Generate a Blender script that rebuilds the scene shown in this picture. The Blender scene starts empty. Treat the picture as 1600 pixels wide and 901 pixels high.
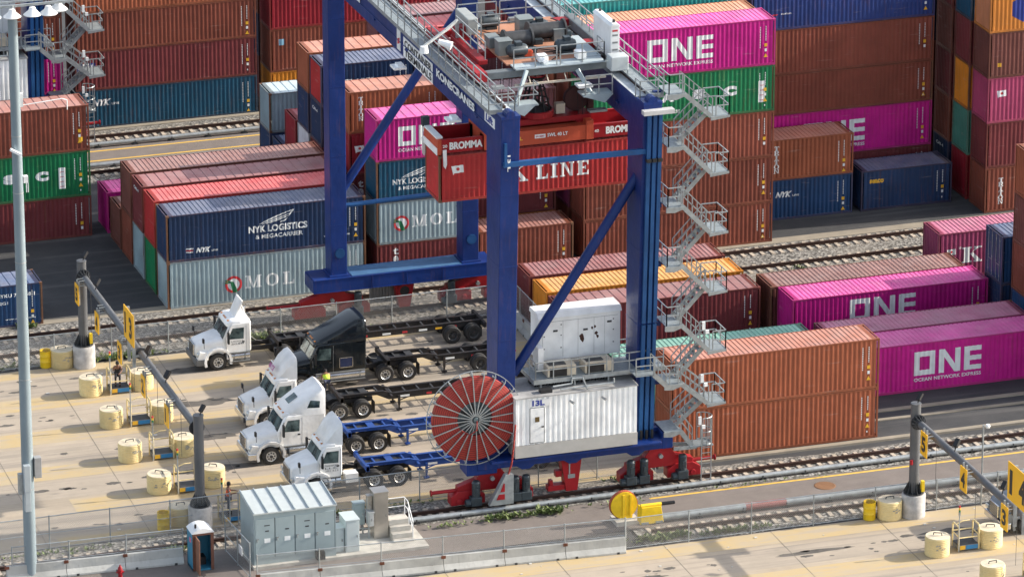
import bpy, bmesh, math, random
from math import sin, cos, pi, radians, hypot
from mathutils import Vector, Matrix
random.seed(7)
SC = bpy.context.scene
COL = SC.collection
# ---------------------------------------------------------------- camera, sky, sun, exposure
cam = bpy.data.cameras.new('camera')
cam.sensor_width = 36.0
cam.lens = 8196.06 / 1600 * 36.0
cam.clip_start = 1.0
cam.clip_end = 6000.0
camo = bpy.data.objects.new('camera', cam)
COL.objects.link(camo)
camo.location = (-71.739, -282.062, 105.712)
camo.rotation_euler = (radians(90 - 19.77), 0, radians(-18.261))
SC.camera = camo
SUN_EL, SUN_AZ = radians(25), radians(94.5)      # azimuth from +Y towards +X
w = bpy.data.worlds.new('World')
SC.world = w
w.use_nodes = True
nt = w.node_tree
bg = nt.nodes['Background']
sky = nt.nodes.new('ShaderNodeTexSky')
sky.sky_type = 'NISHITA'
sky.sun_disc = False
sky.sun_elevation = SUN_EL
sky.sun_rotation = SUN_AZ
sky.dust_density = 2.0
hs = nt.nodes.new('ShaderNodeHueSaturation')
hs.inputs['Saturation'].default_value = 0.55      # a hazy, milky sky
nt.links.new(sky.outputs[0], hs.inputs['Color'])
nt.links.new(hs.outputs[0], bg.inputs[0])
bg.inputs[1].default_value = 0.15
sl = bpy.data.lights.new('sun', 'SUN')
sl.energy = 3.5
sl.angle = radians(0.5)
sl.color = (1.0, 0.91, 0.78)
so = bpy.data.objects.new('sun', sl)
COL.objects.link(so)
sd = Vector((sin(SUN_AZ) * cos(SUN_EL), cos(SUN_AZ) * cos(SUN_EL), sin(SUN_EL)))
so.rotation_euler = sd.to_track_quat('Z', 'Y').to_euler()
so.location = sd * 300
SC.view_settings.view_transform = 'Standard'
SC.view_settings.look = 'None'
SC.view_settings.gamma = 1.0
SC.view_settings.use_curve_mapping = False
SC.view_settings.exposure = 1.12
# ---------------------------------------------------------------- materials
MATS = {}
def lin(c):
    return tuple(((x / 12.92) if x <= 0.04045 else ((x + 0.055) / 1.055) ** 2.4) for x in c)
def N(nt, t, **k):
    n = nt.nodes.new(t)
    for a, b in k.items():
        setattr(n, a, b)
    return n
def mixc(nt, fac, a, b, mode='MIX'):
    m = N(nt, 'ShaderNodeMix', data_type='RGBA', blend_type=mode)
    for sock, v in ((m.inputs[0], fac), (m.inputs[6], a), (m.inputs[7], b)):
        if hasattr(v, 'is_output'):
            nt.links.new(v, sock)
        elif isinstance(v, (int, float)):
            sock.default_value = v
        else:
            sock.default_value = (*v, 1)
    return m.outputs[2]
def ramp(nt, src, a, b, va=0.0, vb=1.0):
    r = N(nt, 'ShaderNodeMapRange')
    r.inputs[1].default_value = a
    r.inputs[2].default_value = b
    r.inputs[3].default_value = va
    r.inputs[4].default_value = vb
    nt.links.new(src, r.inputs[0])
    return r.outputs[0]
def noise(nt, coord, scale, detail=3, mapscale=None, rough=0.55):
    if mapscale:
        mp = N(nt, 'ShaderNodeMapping')
        mp.inputs['Scale'].default_value = mapscale
        nt.links.new(coord, mp.inputs[0])
        coord = mp.outputs[0]
    n = N(nt, 'ShaderNodeTexNoise')
    n.inputs['Scale'].default_value = scale
    n.inputs['Detail'].default_value = detail
    n.inputs['Roughness'].default_value = rough
    nt.links.new(coord, n.inputs['Vector'])
    return n.outputs[0]
def base(name):
    m = bpy.data.materials.new(name)
    m.use_nodes = True
    nt = m.node_tree
    b = nt.nodes['Principled BSDF']
    tc = N(nt, 'ShaderNodeTexCoord')
    oi = N(nt, 'ShaderNodeObjectInfo')
    ad = N(nt, 'ShaderNodeVectorMath', operation='MULTIPLY_ADD')
    ad.inputs[1].default_value = (1, 1, 1)
    cmb = N(nt, 'ShaderNodeCombineXYZ')
    ml = N(nt, 'ShaderNodeMath', operation='MULTIPLY')
    ml.inputs[1].default_value = 57.0
    nt.links.new(oi.outputs['Random'], ml.inputs[0])
    nt.links.new(ml.outputs[0], cmb.inputs[0])
    nt.links.new(ml.outputs[0], cmb.inputs[2])
    nt.links.new(tc.outputs['Object'], ad.inputs[0])
    nt.links.new(cmb.outputs[0], ad.inputs[2])
    return m, nt, b, ad.outputs[0], oi.outputs['Random']
def paint(name, c, rust=0.5, fade=0.0, rough=0.5, streak=1.0, metal=0.0, rustc=(0.19, 0.08, 0.04)):
    """weathered paint: value drift, vertical rust streaks, dirt blotches"""
    if name in MATS:
        return MATS[name]
    m, nt, b, co, rnd = base(name)
    n1 = noise(nt, co, 0.55, 4)
    v = ramp(nt, n1, 0.3, 0.7, 0.80, 1.18)
    r2 = ramp(nt, rnd, 0, 1, 0.88, 1.12)
    mm = N(nt, 'ShaderNodeMath', operation='MULTIPLY')
    nt.links.new(v, mm.inputs[0]); nt.links.new(r2, mm.inputs[1])
    col = mixc(nt, 1.0, c, mm.outputs[0], 'MULTIPLY')
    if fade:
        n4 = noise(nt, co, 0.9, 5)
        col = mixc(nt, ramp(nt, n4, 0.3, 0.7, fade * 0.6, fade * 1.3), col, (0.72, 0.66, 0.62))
    if rust:
        n2 = noise(nt, co, 1.6, 5, (4.5, 4.5, 0.4))
        f2 = ramp(nt, n2, 0.54, 0.76, 0, 0.55 * rust * streak)
        mr = N(nt, 'ShaderNodeMath', operation='MULTIPLY')
        nt.links.new(f2, mr.inputs[0]); nt.links.new(ramp(nt, rnd, 0, 1, 0.35, 1.7), mr.inputs[1])
        col = mixc(nt, mr.outputs[0], col, rustc)
        if rust >= 0.38:                       # horizontal scrapes
            n5 = noise(nt, co, 1.3, 5, (0.5, 0.5, 5.0))
            col = mixc(nt, ramp(nt, n5, 0.62, 0.74, 0, 0.30), col, (0.42, 0.34, 0.30))
        n3 = noise(nt, co, 3.2, 6)
        f3 = ramp(nt, n3, 0.66, 0.74, 0, 0.8 * rust)
        col = mixc(nt, f3, col, (0.11, 0.055, 0.035))
    nt.links.new(col, b.inputs['Base Color'])
    b.inputs['Specular IOR Level'].default_value = 0.3
    bp = N(nt, 'ShaderNodeBump')            # shallow dents and ripples in the sheet
    bp.inputs['Strength'].default_value = 0.5
    bp.inputs['Distance'].default_value = 0.05
    nt.links.new(noise(nt, co, 1.7, 2), bp.inputs['Height'])
    nt.links.new(bp.outputs[0], b.inputs['Normal'])
    b.inputs['Roughness'].default_value = rough
    b.inputs['Metallic'].default_value = metal
    MATS[name] = m
    return m
def plain(name, c, rough=0.55, metal=0.0, var=0.12, scale=2.0, alpha=1.0):
    if name in MATS:
        return MATS[name]
    m, nt, b, co, rnd = base(name)
    n1 = noise(nt, co, scale, 4)
    col = mixc(nt, 1.0, c, ramp(nt, n1, 0.3, 0.7, 1 - var, 1 + var), 'MULTIPLY')
    nt.links.new(col, b.inputs['Base Color'])
    b.inputs['Roughness'].default_value = rough
    b.inputs['Metallic'].default_value = metal
    b.inputs['Alpha'].default_value = alpha
    MATS[name] = m
    return m
CC = {  # container paints, linear base colours
    'brown': (0.205, 0.056, 0.036), 'rust': (0.31, 0.090, 0.044), 'maroon': (0.150, 0.030, 0.034),
    'darkbrown': (0.150, 0.052, 0.042), 'red': (0.42, 0.028, 0.030), 'crimson': (0.26, 0.014, 0.026),
    'navy': (0.014, 0.036, 0.095), 'blue': (0.012, 0.048, 0.13), 'teal_blue': (0.008, 0.062, 0.115),
    'royal': (0.022, 0.045, 0.17), 'pale_blue': (0.27, 0.355, 0.39), 'green': (0.008, 0.155, 0.060),
    'teal': (0.02, 0.25, 0.25), 'jade': (0.07, 0.25, 0.19), 'magenta': (0.49, 0.010, 0.215), 'rose': (0.37, 0.055, 0.13),
    'plum': (0.27, 0.045, 0.115), 'orange': (0.56, 0.20, 0.035), 'yellow': (0.60, 0.22, 0.022), 'white': (0.62, 0.63, 0.63),
    'mauve': (0.19, 0.07, 0.075), 'apricot': (0.42, 0.17, 0.08),
}
def cpaint(c, what='side'):
    k = CC[c]
    if what == 'side':
        return paint('container_paint_' + c, k, 0.42)
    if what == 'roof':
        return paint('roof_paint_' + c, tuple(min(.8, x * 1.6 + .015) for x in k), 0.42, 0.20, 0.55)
    return paint('frame_paint_' + c, tuple(x * 0.75 + y * 0.25 for x, y in zip(k, (0.16, 0.08, 0.045))), 0.9)
white_letter = plain('white_lettering', (0.74, 0.76, 0.76), 0.5, 0, 0.12, 1.5)
yellow_letter = plain('yellow_lettering', (0.75, 0.42, 0.03), 0.5)
red_letter = plain('red_lettering', (0.5, 0.03, 0.04), 0.5)
green_letter = plain('green_lettering', (0.01, 0.15, 0.06), 0.5)
blue_letter = plain('blue_lettering', (0.02, 0.04, 0.25), 0.5)
black_letter = plain('black_lettering', (0.015, 0.015, 0.017), 0.5)
M_blue = paint('crane_blue', (0.006, 0.027, 0.145), 0.22, 0.0, 0.42)
M_blue2 = paint('crane_blue_tray', (0.015, 0.075, 0.215), 0.1, 0.0, 0.4)
M_red = paint('crane_red', (0.30, 0.012, 0.018), 0.2, 0, 0.4)
M_redor = paint('spreader_red', (0.46, 0.075, 0.035), 0.2, 0, 0.5)
M_galv = plain('galvanised_steel', (0.32, 0.345, 0.355), 0.45, 0.4, 0.2, 3)
M_grate = plain('grating', (0.27, 0.31, 0.33), 0.55, 0.3, 0.15, 6)
M_white = paint('white_panel', (0.78, 0.79, 0.79), 0.06, 0, 0.42)
M_twhite = paint('truck_white', (0.80, 0.80, 0.79), 0.05, 0, 0.25)
M_black = plain('black_steel', (0.018, 0.018, 0.020), 0.5, 0.2, 0.3, 4)
M_dark = plain('dark_grey_steel', (0.05, 0.052, 0.056), 0.55, 0.3, 0.25, 4)
M_motor = plain('motor_grey', (0.035, 0.048, 0.058), 0.45, 0.2, 0.2, 4)
M_grey = plain('grey_steel', (0.22, 0.23, 0.235), 0.5, 0.3, 0.15, 2)
M_cab = plain('cabinet_grey', (0.30, 0.37, 0.39), 0.42, 0.1, 0.07, 1.2)
M_chrome = plain('polished_metal', (0.62, 0.63, 0.64), 0.22, 0.9, 0.1)
M_stain = plain('stainless_steel', (0.50, 0.47, 0.43), 0.34, 0.85, 0.12, 1)
M_alloy = plain('wheel_alloy', (0.58, 0.57, 0.55), 0.38, 0.35, 0.2, 6)
M_tyre = plain('tyre_rubber', (0.022, 0.021, 0.021), 0.85, 0, 0.35, 5)
M_conc = plain('concrete', (0.44, 0.42, 0.38), 0.85, 0, 0.22, 1.4)
M_concd = paint('stained_concrete', (0.42, 0.42, 0.40), 0.35, 0, 0.85, 1.0, 0, (0.16, 0.15, 0.13))
M_tie = plain('sleeper_concrete', (0.42, 0.36, 0.29), 0.85, 0, 0.25, 2)
M_rail = plain('rail_steel', (0.050, 0.026, 0.020), 0.6, 0.3, 0.3, 3)
M_yel = paint('drum_cream', (0.66, 0.53, 0.27), 0.12, 0, 0.6, 1.0, 0, (0.3, 0.26, 0.17))
M_yelb = plain('safety_yellow', (0.78, 0.52, 0.015), 0.5, 0, 0.15, 2)
M_yelcap = plain('drum_cap', (0.62, 0.54, 0.40), 0.8, 0, 0.2, 2)
M_sign = plain('sign_yellow', (0.82, 0.43, 0.008), 0.5, 0, 0.06, 1)
M_post = plain('gantry_grey', (0.115, 0.118, 0.125), 0.5, 0.3, 0.15, 1)
M_leaf = plain('leaf_green', (0.115, 0.155, 0.042), 0.7, 0, 0.4, 3)
M_skin = plain('skin', (0.20, 0.10, 0.065), 0.6)
M_cloth_d = plain('dark_cloth', (0.015, 0.016, 0.022), 0.8)
M_cloth_b = plain('navy_cloth', (0.03, 0.04, 0.075), 0.8)
M_vest_o = plain('orange_vest', (0.80, 0.12, 0.03), 0.7)
M_vest_y = plain('lime_vest', (0.55, 0.75, 0.06), 0.7)
M_tan = plain('tan_panel', (0.56, 0.49, 0.38), 0.6)
M_deck = paint('trolley_deck', (0.42, 0.17, 0.085), 0.5, 0.1, 0.6)
M_hair = plain('hair_black', (0.012, 0.010, 0.010), 0.7)
def mk_glass():
    m, nt, b, co, rnd = base('window_glass')
    n1 = noise(nt, co, 1.8, 3)
    nt.links.new(mixc(nt, ramp(nt, n1, 0.35, 0.65, 0, 1), (0.02, 0.034, 0.038), (0.15, 0.21, 0.21)), b.inputs['Base Color'])
    b.inputs['Roughness'].default_value = 0.06
    b.inputs['Metallic'].default_value = 0.25
    return m
M_glass = mk_glass()
def mk_cable():
    m, nt, b, co, rnd = base('wound_red_cable')
    tc = nt.nodes['Texture Coordinate'] if 'Texture Coordinate' in nt.nodes else None
    w_ = N(nt, 'ShaderNodeTexWave', wave_type='RINGS', rings_direction='Y')
    w_.inputs['Scale'].default_value = 2.6
    w_.inputs['Distortion'].default_value = 0.6
    t2 = N(nt, 'ShaderNodeTexCoord')
    nt.links.new(t2.outputs['Object'], w_.inputs['Vector'])
    n1 = noise(nt, t2.outputs['Object'], 2.5, 4)
    c1 = mixc(nt, ramp(nt, w_.outputs['Fac'], 0.1, 0.8), (0.17, 0.016, 0.013), (0.36, 0.032, 0.024))
    c2 = mixc(nt, ramp(nt, n1, 0.55, 0.75, 0, 0.45), c1, (0.22, 0.10, 0.06))
    nt.links.new(c2, b.inputs['Base Color'])
    b.inputs['Roughness'].default_value = 0.7
    return m
M_cable = mk_cable()
def mk_fence():
    m, nt, b, co, rnd = base('chain_link')
    t2 = N(nt, 'ShaderNodeTexCoord')
    outs = []
    for sgn in (1, -1):
        mp = N(nt, 'ShaderNodeMapping')
        mp.inputs['Rotation'].default_value = (0, sgn * pi / 4, 0)
        nt.links.new(t2.outputs['Object'], mp.inputs[0])
        w_ = N(nt, 'ShaderNodeTexWave', wave_type='BANDS', bands_direction='X')
        w_.inputs['Scale'].default_value = 0.314 / 0.07
        nt.links.new(mp.outputs[0], w_.inputs['Vector'])
        outs.append(ramp(nt, w_.outputs['Fac'], 0.93, 0.985))
    mx = N(nt, 'ShaderNodeMath', operation='MAXIMUM')
    nt.links.new(outs[0], mx.inputs[0]); nt.links.new(outs[1], mx.inputs[1])
    b.inputs['Base Color'].default_value = (0.42, 0.43, 0.43, 1)
    b.inputs['Metallic'].default_value = 0.4
    b.inputs['Roughness'].default_value = 0.5
    nt.links.new(mx.outputs[0], b.inputs['Alpha'])
    return m
M_link = mk_fence()
# grounds, generated in world metres
def ground_mat(name, c1, c2, s1, spots=(), rough=0.9, bump=0.0, bs=40):
    m, nt, b, co, rnd = base(name)
    g = N(nt, 'ShaderNodeNewGeometry').outputs['Position']
    col = mixc(nt, ramp(nt, noise(nt, g, s1, 6, None, 0.65), 0.32, 0.68), c1, c2)
    for (sc, ms, lo, hi, f, cc) in spots:
        col = mixc(nt, ramp(nt, noise(nt, g, sc, 5, ms), lo, hi, 0, f), col, cc)
    nt.links.new(col, b.inputs['Base Color'])
    b.inputs['Roughness'].default_value = rough
    if bump:
        bp = N(nt, 'ShaderNodeBump')
        bp.inputs['Strength'].default_value = bump
        bp.inputs['Distance'].default_value = 0.03
        nt.links.new(noise(nt, g, bs, 4), bp.inputs['Height'])
        nt.links.new(bp.outputs[0], b.inputs['Normal'])
    return m
G_asph = ground_mat('yard_asphalt', (0.034, 0.036, 0.040), (0.058, 0.058, 0.060), 0.35,
    ((0.5, (0.15, 2.2, 1), 0.52, 0.7, 0.5, (0.14, 0.135, 0.13)), (1.5, (1.2, 0.2, 1), 0.58, 0.72, 0.4, (0.04, 0.04, 0.043))), 0.9, 0.4)
G_road = ground_mat('road_asphalt', (0.150, 0.128, 0.116), (0.195, 0.168, 0.152), 0.6,
    ((0.4, (0.25, 2.5, 1), 0.55, 0.75, 0.5, (0.11, 0.095, 0.087)), (9, None, 0.6, 0.75, 0.5, (0.25, 0.22, 0.2))), 0.9, 0.4)
G_pad = ground_mat('pad_concrete', (0.345, 0.285, 0.215), (0.43, 0.36, 0.275), 0.30,
    ((0.35, (0.12, 2.6, 1), 0.50, 0.68, 0.6, (0.27, 0.23, 0.18)), (0.9, (0.04, 4.0, 1), 0.55, 0.72, 0.45, (0.24, 0.21, 0.17)), (8.0, None, 0.62, 0.74, 0.3, (0.22, 0.19, 0.16)), (2.2, (0.3, 1.5, 1), 0.6, 0.74, 0.6, (0.24, 0.21, 0.18))), 0.85, 0.15)
G_band = ground_mat('worn_yellow_band', (0.42, 0.345, 0.235), (0.47, 0.345, 0.165), 0.5,
    ((1.1, (0.25, 2.0, 1), 0.50, 0.62, 0.85, (0.39, 0.325, 0.245)), (3.0, (0.6, 2, 1), 0.62, 0.74, 0.6, (0.33, 0.28, 0.22))), 0.85)
G_lane = ground_mat('tyre_worn_lane', (0.325, 0.278, 0.22), (0.41, 0.345, 0.275), 0.4,
    ((0.6, (0.1, 2.2, 1), 0.5, 0.66, 0.6, (0.215, 0.19, 0.162)), (1.0, (0.03, 5.0, 1), 0.55, 0.70, 0.5, (0.19, 0.17, 0.15)), (7.0, None, 0.62, 0.72, 0.35, (0.2, 0.18, 0.155)), (1.6, (0.35, 1, 1), 0.62, 0.76, 0.55, (0.17, 0.155, 0.14))), 0.85)
G_line = ground_mat('yellow_line', (0.66, 0.40, 0.05), (0.72, 0.46, 0.09), 1.5,
    ((4.0, None, 0.6, 0.75, 0.5, (0.3, 0.24, 0.15)),), 0.7)
G_kerb = ground_mat('kerb_concrete', (0.24, 0.21, 0.165), (0.31, 0.27, 0.21), 1.0, ((0.6, (0.2, 2, 1), 0.55, 0.7, 0.5, (0.2, 0.18, 0.15)),))
G_stain = ground_mat('oil_stain', (0.06, 0.055, 0.05), (0.14, 0.125, 0.11), 1.2)
def mk_ballast():
    m, nt, b, co, rnd = base('ballast_stone')
    g = N(nt, 'ShaderNodeNewGeometry').outputs['Position']
    vo = N(nt, 'ShaderNodeTexVoronoi')
    vo.inputs['Scale'].default_value = 7.0
    nt.links.new(g, vo.inputs['Vector'])
    sx = N(nt, 'ShaderNodeSeparateColor')
    nt.links.new(vo.outputs['Color'], sx.inputs[0])
    v = ramp(nt, sx.outputs[0], 0, 1, 0.0, 1.0)
    col = mixc(nt, v, (0.09, 0.086, 0.08), (0.43, 0.41, 0.375))
    col = mixc(nt, ramp(nt, vo.outputs['Distance'], 0.35, 0.75, 0, 0.85), col, (0.03, 0.028, 0.025))
    col = mixc(nt, ramp(nt, noise(nt, g, 0.25, 4), 0.45, 0.65, 0, 0.45), col, (0.26, 0.23, 0.19))
    nt.links.new(col, b.inputs['Base Color'])
    b.inputs['Roughness'].default_value = 0.9
    bp = N(nt, 'ShaderNodeBump')
    bp.inputs['Strength'].default_value = 1.0
    bp.inputs['Distance'].default_value = 0.08
    nt.links.new(sx.outputs[0], bp.inputs['Height'])
    nt.links.new(bp.outputs[0], b.inputs['Normal'])
    return m
G_ball = mk_ballast()
# ---------------------------------------------------------------- mesh building
class MB:
    def __init__(s):
        s.v = []; s.f = []; s.m = []
    def add(s, vs, fs, mi=0):
        o = len(s.v)
        s.v += [tuple(p) for p in vs]
        s.f += [tuple(i + o for i in f) for f in fs]
        s.m += [mi] * len(fs)
        return s
    def box(s, x0, x1, y0, y1, z0, z1, mi=0):
        return s.add([(x, y, z) for x in (x0, x1) for y in (y0, y1) for z in (z0, z1)],
                     [(0, 1, 3, 2), (4, 6, 7, 5), (0, 4, 5, 1), (2, 3, 7, 6), (0, 2, 6, 4), (1, 5, 7, 3)], mi)
    def bar(s, p, q, wd, ht=None, mi=0, up=(0, 0, 1)):
        ht = ht or wd
        p = Vector(p); q = Vector(q); d = (q - p).normalized(); u = Vector(up)
        if abs(d.dot(u)) > 0.99:
            u = Vector((0, 1, 0))
        r = d.cross(u).normalized(); u = r.cross(d)
        vs = [e + r * a * wd / 2 + u * c * ht / 2 for e in (p, q) for a, c in ((-1, -1), (1, -1), (1, 1), (-1, 1))]
        return s.add(vs, [(0, 3, 2, 1), (4, 5, 6, 7), (0, 1, 5, 4), (1, 2, 6, 5), (2, 3, 7, 6), (3, 0, 4, 7)], mi)
    def tube(s, p, q, r0, r1=None, n=10, mi=0, cap=True):
        r1 = r0 if r1 is None else r1
        p = Vector(p); q = Vector(q); d = (q - p).normalized()
        u = Vector((0, 0, 1)) if abs(d.z) < 0.9 else Vector((1, 0, 0))
        a = d.cross(u).normalized(); b = d.cross(a)
        vs = [c + (a * cos(2 * pi * i / n) + b * sin(2 * pi * i / n)) * r for c, r in ((p, r0), (q, r1)) for i in range(n)]
        fs = [(i, (i + 1) % n, n + (i + 1) % n, n + i) for i in range(n)]
        if cap:
            fs += [tuple(range(n - 1, -1, -1)), tuple(range(n, 2 * n))]
        return s.add(vs, fs, mi)
    def path(s, pts, r, n=5, mi=0):
        for a, b in zip(pts, pts[1:]):
            s.tube(a, b, r, r, n, mi)
        return s
    def prism(s, poly, ax, a, b, mi=0):
        n = len(poly)
        def P(u, v, t):
            return (t, u, v) if ax == 'x' else (u, t, v) if ax == 'y' else (u, v, t)
        vs = [P(u, v, t) for t in (a, b) for u, v in poly]
        fs = [(i, (i + 1) % n, n + (i + 1) % n, n + i) for i in range(n)] + [tuple(range(n - 1, -1, -1)), tuple(range(n, 2 * n))]
        return s.add(vs, fs, mi)
    def lathe(s, prof, c, n=24, mi=0, ax='z'):
        vs = []; k = len(prof)
        for i in range(n):
            t = 2 * pi * i / n
            for r, h in prof:
                a, b = r * cos(t), r * sin(t)
                vs.append((c[0] + a, c[1] + b, c[2] + h) if ax == 'z' else (c[0] + a, c[1] + h, c[2] + b) if ax == 'y' else (c[0] + h, c[1] + a, c[2] + b))
        fs = []
        for i in range(n):
            j = (i + 1) % n
            for q in range(k - 1):
                fs.append((i * k + q, j * k + q, j * k + q + 1, i * k + q + 1))
        return s.add(vs, fs, mi)
    def loft(s, secs, mi=0, caps=True):
        n = len(secs[0]); o = []
        for sec in secs:
            o += sec
        fs = []
        for k in range(len(secs) - 1):
            for i in range(n):
                j = (i + 1) % n
                fs.append((k * n + i, k * n + j, (k + 1) * n + j, (k + 1) * n + i))
        if caps:
            fs += [tuple(range(n - 1, -1, -1)), tuple(range((len(secs) - 1) * n, len(secs) * n))]
        return s.add(o, fs, mi)
    def mesh(s, name, mats, org=(0, 0, 0), smooth=False):
        me = bpy.data.meshes.new(name)
        me.from_pydata([(a - org[0], b - org[1], c - org[2]) for a, b, c in s.v], [], s.f)
        for m in (mats if isinstance(mats, (list, tuple)) else [mats]):
            me.materials.append(m)
        me.polygons.foreach_set('material_index', s.m)
        bm = bmesh.new(); bm.from_mesh(me)
        bmesh.ops.recalc_face_normals(bm, faces=bm.faces)
        bm.to_mesh(me); bm.free()
        if smooth:
            me.polygons.foreach_set('use_smooth', [True] * len(me.polygons))
            me.set_sharp_from_angle(angle=radians(38))
        return me
    def build(s, name, mats, parent=None, org=None, smooth=False, bevel=0):
        org = org if org is not None else (world_loc(parent) if parent else (0, 0, 0))
        o = bpy.data.objects.new(name, s.mesh(name, mats, org, smooth))
        COL.objects.link(o)
        if parent:
            o.parent = parent
        else:
            o.location = org
        if bevel:
            md = o.modifiers.new('bevel', 'BEVEL'); md.width = bevel; md.segments = 2; md.limit_method = 'ANGLE'
        return o
def world_loc(o):
    l = Vector(o.location)
    while o.parent:
        o = o.parent; l = l + Vector(o.location)
    return tuple(l)
def tag(o, label, cat, group=None, kind=None):
    if label: o['label'] = label
    if cat: o['category'] = cat
    if group: o['group'] = group
    if kind: o['kind'] = kind
    return o
def thing(name, label, cat, loc=(0, 0, 0), group=None):
    o = bpy.data.objects.new(name, None)
    o.empty_display_size = 0.3
    COL.objects.link(o); o.location = loc
    return tag(o, label, cat, group)
def struct(o):
    o['kind'] = 'structure'
    return o
def copy_tree(o, parent=None, skip=()):
    c = o.copy(); COL.objects.link(c)
    if parent: c.parent = parent
    for ch in list(o.children):
        if ch.name.split('.')[0] not in skip:
            copy_tree(ch, c, skip)
    return c
# ---------------------------------------------------------------- lettering
TXT = {}
def text_geo(s, shear=0.0, bold=0.0, sp=1.0):
    k = (s, shear, bold, sp)
    if k in TXT: return TXT[k]
    cu = bpy.data.curves.new('lettering', 'FONT')
    cu.body = s; cu.size = 1; cu.shear = shear; cu.offset = bold; cu.space_character = sp
    cu.resolution_u = 3
    ob = bpy.data.objects.new('lettering', cu)
    COL.objects.link(ob)
    dg = bpy.context.evaluated_depsgraph_get()
    me = bpy.data.meshes.new_from_object(ob.evaluated_get(dg))
    vs = [(v.co.x, v.co.y) for v in me.vertices]; fs = [tuple(p.vertices) for p in me.polygons]
    bpy.data.objects.remove(ob); bpy.data.curves.remove(cu); bpy.data.meshes.remove(me)
    TXT[k] = norm2(vs, fs)
    return TXT[k]
def norm2(vs, fs):
    x0 = min(v[0] for v in vs); x1 = max(v[0] for v in vs); y0 = min(v[1] for v in vs); y1 = max(v[1] for v in vs)
    return [((x - x0) / (x1 - x0), (y - y0) / (y1 - y0)) for x, y in vs], fs
# seriffed and block capitals drawn as polygons: (width, [convex polygons]) on a unit-high grid
def R4(a, b, c, d): return [(a, c), (b, c), (b, d), (a, d)]
SER = {
 'I': (0.46, [R4(.14, .32, 0, 1), R4(0, .46, 0, .09), R4(0, .46, .91, 1)]),
 'L': (0.80, [R4(.14, .33, 0, 1), R4(0, .47, .91, 1), R4(0, .80, 0, .11), [(.66, .11), (.80, .11), (.80, .36), (.76, .36)]]),
 'E': (0.80, [R4(.14, .33, 0, 1), R4(0, .80, 0, .10), R4(0, .78, .90, 1), R4(.33, .58, .46, .55), R4(.55, .62, .36, .65), [(.66, .1), (.8, .1), (.8, .33), (.76, .33)], [(.66, .9), (.74, .68), (.78, .68), (.78, .9)]]),
 'N': (0.95, [R4(.12, .21, 0, 1), R4(.74, .83, 0, 1), [(.12, 1), (.33, 1), (.83, 0), (.66, 0)], R4(0, .34, 0, .08), R4(0, .2, .92, 1), R4(.6, .95, .92, 1)]),
 'M': (1.15, [R4(.13, .21, 0, 1), R4(.86, 1.03, 0, 1), [(.13, 1), (.34, 1), (.62, 0), (.50, 0)], [(.50, 0), (.62, 0), (1.03, 1), (.86, 1)], R4(0, .35, 0, .08), R4(.74, 1.15, 0, .08), R4(0, .2, .92, 1), R4(.96, 1.15, .92, 1)]),
 'T': (0.82, [R4(.32, .51, 0, 1), R4(0, .82, .90, 1), R4(.18, .65, 0, .08), [(0, .9), (.1, .9), (.05, .66), (0, .66)], [(.72, .9), (.82, .9), (.82, .66), (.77, .66)]]),
 'R': (0.90, [R4(.13, .32, 0, 1), R4(0, .45, 0, .08), R4(0, .5, .92, 1), R4(.3, .6, .91, 1), R4(.3, .6, .44, .53), R4(.58, .77, .52, .93), [(.40, .46), (.60, .46), (.88, .08), (.68, .0)], R4(.66, .90, 0, .08)]),
 'K': (0.95, [R4(.13, .32, 0, 1), R4(0, .45, 0, .08), R4(0, .45, .92, 1), [(.30, .42), (.38, .56), (.80, .94), (.66, .94)], [(.38, .56), (.52, .64), (.90, .06), (.66, .06)], R4(.56, .92, .92, 1), R4(.56, .95, 0, .08)]),
}
def ring(cx, cy, rx, ry, tx, ty, n=20):
    out = []
    for i in range(n):
        a, b = 2 * pi * i / n, 2 * pi * (i + 1) / n
        out.append([(cx + rx * cos(a), cy + ry * sin(a)), (cx + rx * cos(b), cy + ry * sin(b)),
                    (cx + (rx - tx) * cos(b), cy + (ry - ty) * sin(b)), (cx + (rx - tx) * cos(a), cy + (ry - ty) * sin(a))])
    return out
SER['O'] = (0.95, ring(.475, .5, .475, .52, .25, .12))
BLK = {'O': (0.86, [R4(0, .86, 0, .22), R4(0, .86, .78, 1), R4(0, .22, .22, .78), R4(.64, .86, .22, .78)]),
       'N': (0.90, [R4(0, .22, 0, 1), R4(.68, .90, 0, 1), [(0, 1), (.24, 1), (.90, 0), (.66, 0)]]),
       'E': (0.72, [R4(0, .23, 0, 1), R4(.23, .72, 0, .2), R4(.23, .72, .8, 1), R4(.23, .72, .4, .6)])}
def poly_word(s, font, gap=0.16, vertical=False):
    vs = []; fs = []; x = 0; y = 0
    for ch in s:
        if ch == ' ':
            x += 0.5; continue
        wd, polys = font[ch]
        for p in polys:
            o = len(vs)
            if font is SER and len(p) == 4 and ch != 'O':          # sturdier strokes, as painted on steel
                us = [a for a, b in p]; bs = [b for a, b in p]
                if max(us) - min(us) < .26 and max(bs) - min(bs) > .3:
                    c_ = (max(us) + min(us)) / 2; p = [(c_ + (a - c_) * 1.35 + (.012 if a > c_ else -.012), b) for a, b in p]
                if max(bs) - min(bs) < .13:
                    c_ = (max(bs) + min(bs)) / 2; p = [(a, c_ + (b - c_) * 1.3) for a, b in p]
            vs += [((u - wd / 2 if vertical else u + x), v + y) for u, v in p]
            fs.append(tuple(range(o, o + len(p))))
        if vertical: y -= 1 + gap
        else: x += wd + gap
    return norm2(vs, fs)
def P2(polys):
    vs = []; fs = []
    for p in polys:
        o = len(vs); vs += p; fs.append(tuple(range(o, o + len(p))))
    return vs, fs
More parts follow.
